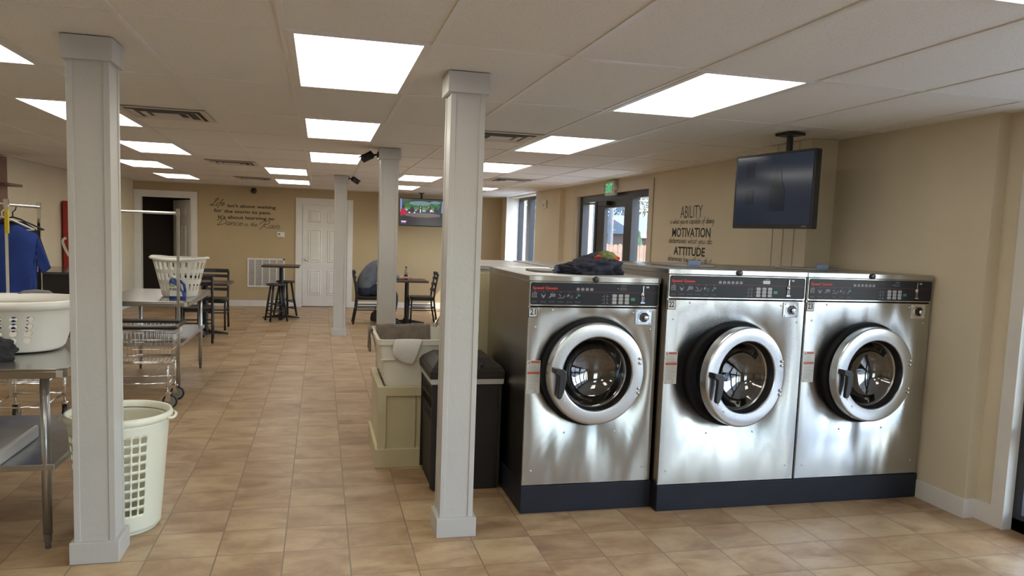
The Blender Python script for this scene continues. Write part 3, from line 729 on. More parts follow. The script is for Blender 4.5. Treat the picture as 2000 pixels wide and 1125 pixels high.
    for k in range(6):
        x = .018+k*.050
        if k == 0:
            m.box(x, yy-.0006, zi, x+.028, yy, zi+.0035); m.box(x, yy-.0006, zi+.021, x+.028, yy, zi+.0245); m.box(x, yy-.0006, zi, x+.0035, yy, zi+.024); m.box(x+.020, yy-.0006, zi, x+.024, yy, zi+.024); m.box(x+.008, yy-.0006, zi+.009, x+.015, yy, zi+.016)
        elif k == 1:
            m.prism([(x, zi+.024), (x+.004, zi+.006), (x+.014, zi-.006), (x+.024, zi+.008), (x+.026, zi+.024), (x+.020, zi+.012), (x+.010, zi+.010)], yy-.0006, yy, 'xz')
        elif k == 2:
            for q in range(3): m.box(x+.004+q*.010, yy-.0006, zi+.004, x+.011+q*.010, yy, zi+.022)
            m.prism([(x-.006, zi-.004), (x+.006, zi+.0), (x+.010, zi+.010), (x, zi+.006)], yy-.0006, yy, 'xz')
        elif k == 3:
            m.box(x-.002, yy-.0006, zi-.004, x+.030, yy, zi-.001); m.prism([(x, zi+.02), (x+.004, zi+.02), (x+.016, zi+.008), (x+.014, zi+.004)], yy-.0006, yy, 'xz'); m.prism([(x+.03, zi), (x+.04, zi+.01), (x+.036, zi+.012), (x+.027, zi)], yy-.0006, yy, 'xz')
        elif k == 4:
            m.prism([(x, zi+.012), (x+.006, zi+.02), (x+.014, zi+.014), (x+.008, zi+.006), (x+.002, zi+.002)], yy-.0006, yy, 'xz'); m.box(x+.018, yy-.0006, zi-.002, x+.034, yy, zi); m.box(x+.018, yy-.0006, zi+.008, x+.034, yy, zi+.010)
        else:
            m.prism([(x, zi-.004), (x+.008, zi-.002), (x+.012, zi+.008), (x+.006, zi+.006)], yy-.0006, yy, 'xz')
        text(m, str(k+1), T(x+.012, zb+hh*.545), .004, .006)
        text(m, ('Load Washer', 'Add Soap', 'Select Cycle', 'Set Price', 'Insert Coins', 'Press Start')[k], T(x-.002, zb+hh*.115), .030, .0055)
    m.build('instruction_icon', DINK, cp)
    m = MB(); m.box(.018+5*.050+.010, yy-.0006, zi+.008, .018+5*.050+.026, yy, zi+.019); m.build('start_icon', GREENK, cp)
    xk = w*.628
    m = MB()
    for i in range(3):
        for j in range(3):
            m.prism(rrect(xk+i*.0375, zb+hh*(.45-.155*j)-.008, xk+.024+i*.0375, zb+hh*(.45-.155*j)+.008, .002), yy-.002, yy, 'xz')
    m.build('keypad', KEYM, cp)
    m = MB()
    for i in range(3):
        for j in range(3):
            z = zb+hh*(.45-.155*j)
            m.box(xk-.008+i*.0375, yy-.0006, z-.0015, xk-.005+i*.0375, yy, z+.0015)
            if i < 2: m.box(xk-.050+i*.017, yy-.0006, z+.001, xk-.046+i*.017, yy, z+.005); m.box(xk-.060+i*.022, yy-.0005, z-.006, xk-.046+i*.022, yy, z-.004)
    m.box(xk+.030, yy-.0006, zb+hh*.76, xk+.035, yy, zb+hh*.76+.005)
    text(m, 'Maxitrol', T(xk+.052, zb+hh*.885), .028, .007)
    m.build('panel_printing', DINK, cp)
    m = MB()
    for i in range(3):
        for j in range(3): text(m, ('Hot', 'Warm', 'Cold')[i], FRONT(xk+.006+i*.0375, yy-.0021, zb+hh*(.45-.155*j)-.003), .013, .006)
    m.build('key_printing', DINK, cp)
    m = MB(); m.prism(rrect(xk+.111, zb+hh*.295-.008, xk+.135, zb+hh*.295+.008, .002), yy-.002, yy, 'xz'); m.build('start_key', GREENK, cp)
    m = MB(); m.box(xk+.040, yy-.0006, zb+hh*.69, xk+.085, yy, zb+hh*.85); m.build('display', BLACKP if num != '22' else LGREY, cp)
    if price: m = MB(); text(m, price, FRONT(xk+.043, yy-.0008, zb+hh*.72), .036, .014); m.build('display_digits', screenmat('digits '+num, (.4, .4, .38), .15), cp)
    m = MB(); xs = w*.862
    m.box(xs, yy-.004, zb+hh*.62, xs+.005, yy, zb+hh*.92); m.prism([(xs, zb+hh*.90), (xs+.008, zb+hh*.93), (xs+.006, zb+hh*.86)], yy-.004, yy, 'xz')
    m.lathe([(.012, 0), (.012, .006), (.004, .012)], 14, (xs, yy, zb+hh*.52), 'y')
    m.box(xs-.004, yy-.004, zb+hh*.18, xs-.001, yy, zb+hh*.44); m.box(xs+.006, yy-.004, zb+hh*.18, xs+.008, yy, zb+hh*.44)
    m.box(xs-.012, yy-.006, zb+hh*.12, xs+.014, yy, zb+hh*.17)
    m.build('coin_slot', CHROME, cp)
    m = MB(); m.prism(rrect(xs+.020, zb+hh*.83, xs+.038, zb+hh*.91, .004), yy-.001, yy, 'xz'); m.build('coin_label', KEYM, cp)
    # number plate
    pw, ph = .050, .052
    m = MB(); m.box(.002, -.002, hp-.008-ph, .002+pw, .0, hp-.008); pl = m.build('number_plate', INK, wm)
    m = MB(); m.box(.0055, -.0028, hp-.0045-ph, .002+pw-.0035, -.002, hp-.0115); m.build('number_card', LABEL, pl)
    m = MB(); text(m, num, FRONT(.011, -.0029, hp-.047), .032, .033, bold=.02); m.build('number', INK, pl)
    # coin vault plate
    x0, x1, z0, z1 = w-.145, w-.043, hp-.098, hp-.010
    m = MB(); m.box(x0, -.006, z0, x1, 0, z1); cb = m.build('coin_vault', CHROME, wm, bevel=.003)
    cxx, czz = (x0+x1)/2+.002, (z0+z1)/2
    oct_ = lambda r: [(cxx+r*1.08*math.cos(R(22.5+45*k)), czz+r*math.sin(R(22.5+45*k))) for k in range(8)]
    m = MB(); m.rings([[(u, -.006, v) for u, v in oct_(.036)], [(u, -.010, v) for u, v in oct_(.034)], [(u, -.010, v) for u, v in oct_(.029)], [(u, -.0062, v) for u, v in oct_(.0285)]], True, (False, False)); m.build('vault_rim', CHROME, cb)
    m = MB(); m.prism(oct_(.0288), -.0068, -.0060, 'xz'); m.build('vault_recess', BLACKP, cb)
    m = MB(); m.lathe([(.014, .006), (.014, .016), (.011, .018)], 20, (cxx+.012, 0, czz-.003), 'y'); m.build('vault_lock', CHROME, cb, smooth=False, auto=40)
    m = MB()
    for u, v in ((x0+.012, z0+.010), (x1-.012, z0+.010), (x0+.012, z1-.010), (x1-.012, z1-.010)): m.lathe([(.005, .006), (.004, .010), (.001, .011)], 8, (u, 0, v), 'y')
    m.build('vault_screw', CHROME, cb, smooth=True)
    # warning label
    lw, lh = .076, .185; lx, lz = .006, hp-.485
    m = MB(); m.box(lx, -.0012, lz, lx+lw, 0, lz+lh); lb = m.build('warning_label', LABEL, wm)
    m = MB(); m.box(lx+.022, -.0018, lz+lh-.015, lx+lw-.004, -.0012, lz+lh-.003); m.box(lx+.004, -.0018, lz+lh-.076, lx+lw-.004, -.0012, lz+lh-.063); m.build('label_band', ORL, lb)
    m = MB(); text(m, 'WARNING', FRONT(lx+.030, -.0019, lz+lh-.0125), .034, .006, bold=.02); text(m, 'WARNING', FRONT(lx+.020, -.0019, lz+lh-.0735), .036, .007, bold=.02)
    m.prism([(lx+.006, lz+lh-.018), (lx+.016, lz+lh-.018), (lx+.016, lz+lh-.010), (lx+.011, lz+lh-.003), (lx+.007, lz+lh-.010)], -.0018, -.0012, 'xz')
    random.seed(5)
    for k in range(20):
        z = lz+lh-.024-k*.0072
        if z > lz+.02 and not (lz+lh-.080 < z < lz+lh-.060): m.box(lx+.006+.004*random.random(), -.0016, z, lx+lw-.006-.02*random.random(), -.0012, z+.0012)
    m.box(lx+.008, -.0016, lz+.005, lx+.011, -.0012, lz+.015); m.box(lx+.05, -.0016, lz+.006, lx+.053, -.0012, lz+.016)
    m.build('label_printing', DINK, lb)
    # soap dispenser lid on top with its blue tab
    m = MB(); m.prism(rrect(w*.16, .30, w*.55, .62, .09), h, h+.012, 'xy'); sl = m.build('dispenser_lid', GREYP, wm, bevel=.004)
    m = MB(); m.box(w*.30, .295, h+.010, w*.30+.085, .305, h+.040); m.build('lid_tab', BLUEP, sl, bevel=.002)
    return wm
w21 = washer((1.103, 3.99, .158), 0, .772, 1.18, 1.0, '21', 4, 'stainless front loading washing machine numbered 21, with dark clothes on top', R(2.5), '4.75')
w22 = washer((1.886, 3.91, .153), 0, .880, 1.245, 1.14, '22', 6, 'stainless front loading washing machine numbered 22, its round door ajar', R(11), '')
w23 = washer((2.776, 3.91, .153), 0, .878, 1.245, 1.0, '23', 6, 'stainless front loading washing machine numbered 23, next to the right wall', R(3.5), '5.75')
o = MB().box(0, 0, 0, .785, 1.02, .157).build('washer_base', PLINTH, bevel=.004, loc=(1.098, 3.985, 0)); tag(o, 'black plinth under washing machine 21', 'plinth')
o = MB().box(0, 0, 0, 1.775, 1.14, .152).build('washer_base', PLINTH, bevel=.004, loc=(1.884, 3.905, 0)); tag(o, 'long dark plinth under washing machines 22 and 23', 'plinth')

# the row beyond: smaller stainless machines standing back to back, seen over the tops
def back_washer(loc, rz, lab, grp):
    wm = thing('washing_machine', lab, 'washing machine', loc, rz, grp)
    w, h, dep = .66, 1.325, .585
    MB().box(0, .004, .1, w, dep, h-.03).build('side_shell', STEELS, wm, bevel=.003)
    MB().box(-.002, -.004, h-.03, w+.002, dep, h).build('top_panel', STEEL, wm, bevel=.004)
    MB().box(.02, .03, 0, w-.02, dep-.02, .1).build('base', PLINTH, wm)
    MB().prism(rrect(.008, h-.17, w-.008, h-.035, .01), -.006, .004, 'xz').build('control_panel', PANEL, wm)
    d = MB().lathe([(.21, .0), (.21, .035), (.15, .045), (.14, .02)], 40, (w/2, 0, .72), 'y', cap=(True, False)).build('door', RING, wm, auto=40)
    MB().lathe([(.145, .022), (.08, .03), (.01, .034)], 32, (w/2, 0, .72), 'y').build('door_glass', DGLASS, d, smooth=True)
    return wm
bw = back_washer((1.06, 6.04, 0), -PI/2, 'stainless washing machine behind machine 21, nearer of two facing left', 'back to back washing machines')
dup(bw, (1.06, 6.715, 0), -PI/2, 'stainless washing machine beyond the utility tub, farther of two facing left')
dup(bw, (2.29, 5.42, 0), PI/2, 'stainless washing machine glimpsed over machine 21, nearer of two facing the exit wall')
dup(bw, (2.29, 6.095, 0), PI/2, 'stainless washing machine glimpsed over machine 21, farther of two facing the exit wall')
p = thing('end_panel', 'cream framed wooden end panel behind washing machine 21', 'panel', (.98, 5.14, 0))
MB().box(0, .015, 0, 1.28, .045, 1.285).build('board', CREAM, p)
m = MB()
for a in (.065, .62, 1.17): m.box(a, 0, .10, a+.11, .015, 1.18)
m.box(0, 0, 1.16, 1.28, .015, 1.285); m.box(0, 0, 0, 1.28, .018, .13); m.build('frame', CREAM, p, bevel=.002)

# ================================================================== SINK, BINS, HAMPER
def perf_shell(mb, prof, n, hole, sx=1, sy=1, c=(0, 0, 0), super_=2):
    """revolved wall; cells for which hole(j/n, height fraction, j, i) is true are left out"""
    P = []
    for r, z in prof:
        ring = []
        for j in range(n):
            a = 2*PI*j/n; ca, sa = math.cos(a), math.sin(a)
            k = (abs(ca)**super_+abs(sa)**super_)**(-1/super_)
            ring.append(mb.bm.verts.new((c[0]+r*ca*sx*k, c[1]+r*sa*sy*k, c[2]+z)))
        P.append(ring)
    for i in range(len(P)-1):
        for j in range(n):
            if not hole(j, i): mb.face([P[i][j], P[i][(j+1) % n], P[i+1][(j+1) % n], P[i+1][j]])
    return P
# utility tub standing in its cream boarded surround
sb = thing('tub_surround', 'cream boarded surround under the white utility tub', 'cabinet', (.385, 4.95, 0))
W_, D_ = .565, .75
m = MB(); m.box(0, .0, .03, W_, .02, .53); m.box(0, .0, .03, .02, D_, .53); m.box(W_-.02, 0, .03, W_, D_, .53); m.box(0, D_-.02, .03, W_, D_, .53); m.build('board', CREAM, sb)
m = MB(); m.box(-.01, -.012, .475, W_+.01, .03, .535); m.box(-.012, -.01, .475, .03, D_, .535); m.box(-.01, -.012, .1, .045, 0, .5); m.box(W_-.045, -.012, .1, W_+.01, 0, .5)
m.build('top_rail', CREAM, sb, bevel=.002)
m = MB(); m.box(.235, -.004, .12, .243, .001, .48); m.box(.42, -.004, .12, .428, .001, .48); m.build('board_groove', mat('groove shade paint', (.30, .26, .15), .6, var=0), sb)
m = MB(); m.box(-.022, -.025, 0, W_+.012, .0, .125); m.box(-.022, -.025, 0, 0, D_, .125); m.build('skirting', CREAM, sb, bevel=.003)
tb = thing('utility_tub', 'deep white plastic utility tub with a chrome gooseneck tap', 'sink', (.385, 4.95, .02))
m = MB()
rc = lambda x0, y0, x1, y1, z: [(u, v, z) for u, v in rrect(x0, y0, x1, y1, .03, 4)]
m.rings([rc(.05, .05, .50, .68, .33), rc(.045, .035, .505, .68, .50), rc(-.010, .010, .560, .715, .79), rc(-.018, .0, .566, .725, .79), rc(-.022, -.004, .570, .73, .825), rc(.0, .02, .548, .705, .825), rc(.006, .026, .542, .70, .79), rc(.06, .06, .49, .66, .42)], True, (True, True))
m.build('tub', SINKM, tb, auto=35)
m = MB(); m.box(.05, .045, 0, .09, .085, .34); m.box(.46, .045, 0, .50, .085, .34); m.box(.05, .63, 0, .09, .67, .34); m.box(.46, .63, 0, .50, .67, .34); m.build('tub_leg', SINKM, tb)
m = MB(); m.box(.002, .008, .69, .55, .02, .695); 
m.build('rim_line', SINKM, tb)
m = MB(); m.tube([(.535, .715, .80), (.535, .715, .88), (.525, .69, .915), (.50, .63, .925), (.465, .56, .905), (.435, .51, .885), (.428, .50, .865)], .0095, 10); m.lathe([(.013, 0), (.013, .02)], 12, (.427, .498, .85))
m.lathe([(.025, 0), (.025, .03), (.015, .04)], 14, (.535, .715, .80)); m.build('tap', CHROME, tb, auto=40)
# towels over the rim
def cloth_strip(name, path, x0, x1, m_, lab, cat, n=16, amp=.004, thick=.006, skew=lambda t, s: 0, loc=(0, 0, 0)):
    mb = MB(); rs = []
    k = len(path)
    for i in range(n+1):
        t = i/n; x = x0+(x1-x0)*t
        rs.append([(x+skew(t, q/(k-1)), y+amp*math.sin(9*t*PI+q*.6)*(q/(k-1)-.5)*2, z+amp*.6*math.sin(5*t*PI+q)) for q, (y, z) in enumerate(path)])
    V = [[mb.bm.verts.new(p) for p in r] for r in rs]
    for a, b in zip(V, V[1:]):
        for j in range(k-1): mb.face([a[j], a[j+1], b[j+1], b[j]])
    o = mb.build(name, m_, smooth=True, solid=thick, sub=1, loc=loc); return tag(o, lab, cat)
bx, by, bz = .385, 4.95, .02
cloth_strip('bath_towel', [(.640, .60), (.670, .72), (.690, .80), (.698, .836), (.717, .845), (.738, .838), (.746, .80), (.750, .66)], .02, .42, TOWEL, 'taupe bath towel folded over the back rim of the utility tub', 'towel', loc=(bx, by, bz), amp=.006)
mb = MB(); P = [(.04, .62), (.012, .72), (-.004, .80), (-.020, .840), (-.034, .838), (-.040, .80), (-.032, .72), (-.036, .665)]
V = [[mb.bm.verts.new((x+.006*math.sin(i*1.3+q), .46+.26*i/8, z)) for q, (x, z) in enumerate(P)] for i in range(9)]
for a, b in zip(V, V[1:]):
    for j in range(7): mb.face([a[j], a[j+1], b[j+1], b[j]])
tag(mb.build('bath_towel', TOWEL, smooth=True, solid=.006, sub=1, loc=(bx, by, bz)), 'taupe towel hanging over the left rim of the utility tub', 'towel')
mb = MB(); rows = [[(.098, .014, .80), (.15, .010, .80), (.21, .010, .80), (.265, .012, .80)], [(.09, .004, .832), (.15, .002, .834), (.21, .002, .834), (.27, .004, .832)], [(.088, -.016, .826), (.15, -.016, .83), (.21, -.016, .83), (.275, -.016, .826)],
    [(.070, -.020, .765), (.13, -.024, .765), (.19, -.020, .765), (.250, -.018, .765)], [(.085, -.008, .715), (.14, -.016, .71), (.19, -.010, .71), (.235, -.010, .71)], [(.13, -.004, .685), (.165, -.008, .672), (.19, -.004, .662), (.215, -.004, .665)]]
V = [[mb.bm.verts.new(p) for p in r] for r in rows]
for a, b in zip(V, V[1:]):
    for j in range(3): mb.face([a[j], a[j+1], b[j+1], b[j]])
tag(mb.build('washcloth', WTOWEL, smooth=True, solid=.006, sub=2, loc=(bx, by, bz)), 'small white washcloth hanging over the front rim of the utility tub', 'washcloth')

# dark resin bin
bn = thing('trash_bin', 'dark brown resin trash bin with a hinged lid behind the middle column', 'trash bin', (.655, 4.42, 0))
m = MB(); sqr = lambda a, z: [(a, a, z), (.415-a, a, z), (.415-a, .48-a, z), (a, .48-a, z)]
m.rings([sqr(.012, 0), sqr(.0, .68), sqr(.012, .68), sqr(.022, .03)], True, (True, True)); m.build('body', BROWNP, bn, bevel=.006)
m = MB()
for sx in (0, 1):
    for k in range(12):
        for q in range(3):
            y = .06+k*.033; z = .44+q*.07
            m.box(-.004, -.002, -.030, .004, .002, .030, Matrix.Translation((.003 if sx == 0 else .412, y, z+.01)) @ Matrix.Rotation(R(38 if q % 2 else -38), 4, 'X'))
for x in (.0, .405):
    for y in (-.004, .474): m.box(x-.004, y, .02, x+.014, y+.012, .67)
m.build('weave_panel', BROWNP, bn)
m = MB(); m.rings([sqr(-.010, .655), sqr(-.014, .69)], True, (False, False)); m.build('liner', BAG, bn, solid=.004)
m = MB(); m.rings([sqr(-.018, .685), sqr(-.020, .73), sqr(-.004, .755), [(.05, .10, .80), (.365, .10, .80), (.365, .40, .80), (.05, .40, .80)]], True, (True, True))
ld = m.build('lid', BROWNP, bn, bevel=.006)
m = MB(); m.prism(rrect(.12, -.012, .30, .06, .02), .745, .775, 'xy'); m.build('lid_handle', BLACKP, ld, bevel=.004)

# tall white hamper behind the near left column
hm = thing('laundry_hamper', 'tall off white plastic hamper behind the leftmost column', 'laundry hamper', (-.972, 4.125, 0))
m = MB(); prof = [(.185+.045*i/36, .02+.545*i/36) for i in range(37)]
def hh_(j, i):
    a = (j % 36)                # 144 columns: four groups of holes
    return 6 <= i <= 32 and (i-6) % 3 < 2 and (a in (4, 5, 6, 8, 9, 10, 12, 13, 14, 16, 17, 18))
perf_shell(m, prof, 144, lambda j, i: hh_((j+37), i))
m.build('basket_wall', WPLAS2, hm, smooth=True, solid=.004)
m = MB(); m.lathe([(.185, .02), (.17, .0), (.01, .004)], 64); m.lathe([(.01, .012), (.165, .012), (.18, .03)], 64, cap=(False, False)); m.build('basket_bottom', WPLAS2, hm, smooth=True)
m = MB(); m.lathe([(.229, .560), (.246, .566), (.250, .585), (.243, .603), (.232, .600), (.226, .570)], 72, cap=(False, False)); m.build('rim', WPLAS2, hm, smooth=True)
for sx in (-1, 1):
    m = MB(); m.tube([(sx*.240, -.075, .575), (sx*.258, -.05, .570), (sx*.262, 0, .570), (sx*.258, .05, .570), (sx*.240, .075, .575)], .008, 8); m.build('handle', WPLAS2, hm, smooth=True)

# ================================================================== WORK TABLES
def work_table(loc, w, d, h, lab, shelf):
    t_ = thing('work_table', lab, 'work table', loc, 0, 'stainless folding tables')
    m = MB(); m.prism([(0, .0), (w-.035, 0), (w, .035), (w, d-.035), (w-.035, d), (0, d)], h-.012, h, 'xy'); m.prism([(0, .0), (w-.035, 0), (w, .035), (w, d-.035), (w-.035, d), (0, d)], h-.045, h-.0125, 'xy')
    m.build('top', TABST, t_, bevel=.002)
    for x in (.09, w-.10):
        for y in (.05, d-.07):
            m = MB(); m.cyl((x, y, .07), (x, y, h-.045), .0205, 18); l_ = m.build('leg', GALV, t_, smooth=True)
            MB().lathe([(.013, 0), (.013, .03), (.017, .035), (.017, .075), (.021, .08)], 14, (x, y, 0)).build('foot', GREYP, l_, smooth=True)
    m = MB(); m.box(.05, .03, shelf-.03, w-.06, d-.03, shelf); m.build('lower_shelf', GALV, t_, bevel=.003)
    m = MB(); m.box(w-.037, -.0015, h-.040, w-.010, .006, h-.008, Matrix.Rotation(0, 4, 'Z')); m.build('sticker', LABEL, t_)
    return t_
work_table((-1.92, 3.84, 0), .79, 1.08, .865, 'nearest stainless work table holding the wide white basket', .41)
work_table((-1.93, 7.33, 0), .785, 1.46, .85, 'stainless work table holding the round white basket and blue jug', .47)
o = B(0, 0, 0, .36, .5, .07).build('storage_tray', LGREY, bevel=.012, loc=(-1.77, 3.87, .41)); tag(o, 'light grey tray on the lower shelf of the nearest table', 'tray')

# wide basket with grey grips
k1 = thing('laundry_basket', 'wide white laundry basket with grey grips on the nearest table', 'laundry basket', (-1.575, 4.44, .866), R(4))
m = MB(); N = 160; prof = [(.80+.2*i/30, .02+.205*i/30) for i in range(31)]
def hk(j, i):
    a = (j+8) % 240
    if 16 <= i <= 76 and 64 <= a <= 176:
        u = ((a-64) % 16)/16+.5/16; v = ((i-16) % 16)/16+.5/16
        return ((u-.5)/.25)**2+((v-.45)/.42)**2 < 1
    return False
N = 480; prof = [(.80+.2*i/90, .02+.205*i/90) for i in range(91)]
perf_shell(m, [(r*.325, z) for r, z in prof], N, hk, 1.0, .80, super_=2.6)
m.build('basket_wall', WPLAS, k1, smooth=True, solid=.004)
m = MB(); Q = perf_shell(m, [(.02, .008), (.22, .006), (.25, .010), (.26, .022)], 160, lambda j, i: False, 1, .8, super_=2.6); m.build('basket_bottom', WPLAS, k1, smooth=True, solid=.004)
m = MB(); perf_shell(m, [(.318, .222), (.345, .225), (.358, .240), (.358, .262), (.345, .268), (.335, .262), (.325, .235), (.318, .222)], 160, lambda j, i: False, 1, .8, super_=2.6); m.build('rim', WPLAS, k1, smooth=True, solid=.003)
for a in (0, PI):
    m = MB(); ex, ey = .365*math.cos(a), 0
    m.tube([(ex*.96+0, -.10, .262), (ex*.99, -.08, .270), (ex*1.0, 0, .274), (ex*.99, .08, .270), (ex*.96, .10, .262)], [.008, .012, .013, .012, .008], 10); m.build('grip', GREYP, k1, smooth=True)
m = MB(); m.tube([(-.02, .275, .258), (.01, .285, .272), (.07, .287, .277), (.13, .283, .272), (.16, .270, .258)], [.008, .012, .013, .012, .008], 10); m.build('grip', GREYP, k1, smooth=True)

# round basket
k2 = thing('laundry_basket', 'round white laundry basket with slots on the second stainless table', 'laundry basket', (-1.315, 7.92, .851))
m = MB(); N = 336; prof = [(.155+.085*i/96, .012+.355*i/96) for i in range(97)]
def hs(j, i):
    u = (j % 14)/14+.5/14-.5
    for b0, b1 in ((13, 31), (41, 60), (68, 88)):
        if b0 <= i < b1:
            hh2 = (b1-b0)/2; v = abs(i+.5-(b0+b1)/2)/hh2; return abs(u) < .27 and (v < .62 or (u/.27)**2+((v-.62)/.38)**2 < 1)
    return False
perf_shell(m, prof, N, hs); m.build('basket_wall', WPLAS, k2, smooth=True, solid=.004)
m = MB(); m.lathe([(.156, .014), (.145, .0), (.01, .002)], 48); m.lathe([(.01, .008), (.14, .008), (.152, .02)], 48, cap=(False, False)); m.build('basket_bottom', WPLAS, k2, smooth=True)
m = MB(); rs = []
for r, z in [(.237, .363), (.255, .363), (.268, .358), (.272, .366), (.255, .378), (.236, .378), (.237, .363)]:
    rs.append([(r*math.cos(2*PI*j/64), r*math.sin(2*PI*j/64), z+.012*math.cos(2*PI*j/64*2+.4)*(0 if r < .24 else 1)) for j in range(64)])
m.rings(rs, True, (False, False)); m.build('rim', WPLAS, k2, smooth=True)

# detergent jug
j_ = thing('detergent_jug', 'blue detergent jug with a handle in front of the round white basket', 'detergent jug', (-1.355, 7.60, .851))
def ringxy(x0, x1, y, z, n=24): return [((x0+x1)/2+(x1-x0)/2*math.copysign(abs(math.cos(2*PI*k/n))**.7, math.cos(2*PI*k/n)), y*math.copysign(abs(math.sin(2*PI*k/n))**.7, math.sin(2*PI*k/n)), z) for k in range(n)]
m = MB(); m.rings([ringxy(.004, .146, .036, 0), ringxy(0, .150, .04, .01), ringxy(0, .150, .04, .055), ringxy(0, .112, .04, .085), ringxy(0, .092, .039, .13), ringxy(.004, .080, .036, .165), ringxy(.012, .060, .026, .185), ringxy(.020, .052, .016, .195)]); m.build('bottle', BLUEB, j_, auto=50)
m = MB(); m.tube([(.065, 0, .176), (.10, 0, .166), (.130, 0, .135), (.138, 0, .09), (.136, 0, .04)], [.015, .013, .012, .012, .014], 12); m.build('handle', BLUEB, j_, smooth=True)
m = MB(); m.lathe([(.019, .193), (.019, .215), (.014, .22)], 18, (.036, 0, 0)); m.build('cap', WPLAS, j_, smooth=True)
m = MB(); m.prism([(.010, .03), (.125, .03), (.112, .07), (.088, .09), (.078, .12), (.02, .15), (.008, .13)], -.0415, -.039, 'xz'); lb = m.build('label', LABEL, j_)
m = MB(); text(m, 'PUREX', FRONT(.014, -.0416, .082), .072, .022, bold=.03); m.build('label_lettering', INK, lb)
m = MB(); m.prism([(.012, .115), (.05, .115), (.06, .125), (.02, .148), (.012, .135)], -.0422, -.0415, 'xz'); m.build('label_green', mat('label green', (.25, .35, .12), .5, var=0), lb)

# ================================================================== CLOTHES HEAPS
def heap(name, loc, sx, sy, sz, m_, lab, cat, seed, fold=5, sub=5, amp=.22, lobe=0):
    bm = bmesh.new(); bmesh.ops.create_icosphere(bm, subdivisions=sub, radius=1)
    for v in bm.verts:
        p = v.co.copy(); q = p*1.3+Vector((seed, seed*2, 0))
        n1 = noise.noise(q*fold*.35); n2 = 1-abs(noise.noise(q*fold*.7+Vector((3, 1, 2))))*2; n3 = 1-abs(noise.noise(q*fold*1.5+Vector((7, 1, 5))))*2
        r = 1+amp*(1.3*n1+.55*n2+.25*n3)
        v.co = Vector((p.x*r*sx, p.y*r*sy, max(p.z*r, -.35)*sz + .35*sz))
        if lobe: v.co.z *= 1-lobe*(.5-.5*math.tanh((v.co.x/sx+.15)*4))
    mb = MB(); mb.bm.free(); mb.bm = bm
    return tag(mb.build(name, m_, smooth=True, loc=loc), lab, cat)
heap('crumpled_jacket', (1.555, 4.30, 1.339), .180, .13, .088, NAVY, 'bundled dark navy jacket lying on top of washing machine 21', 'clothing', 4.1, 6, amp=.2, lobe=.38)
tp = thing('bright_vest', 'olive and orange garment topping the dark jacket on washing machine 21', 'clothing', (1.635, 4.27, 1.455))
heap('olive_panel', (0, -.02, -.028), .058, .06, .036, OLIVE, None, None, 2.2, 5, 4, .12).parent = tp
heap('orange_panel', (.004, 0, -.030), .082, .07, .028, ORANGE, None, None, 6.2, 5, 4, .14).parent = tp
heap('clothes_pile', (-1.535, 4.10, .866), .11, .060, .085, DARKC, 'heap of charcoal clothes in front of the wide white basket', 'clothing', 9.1, 6)

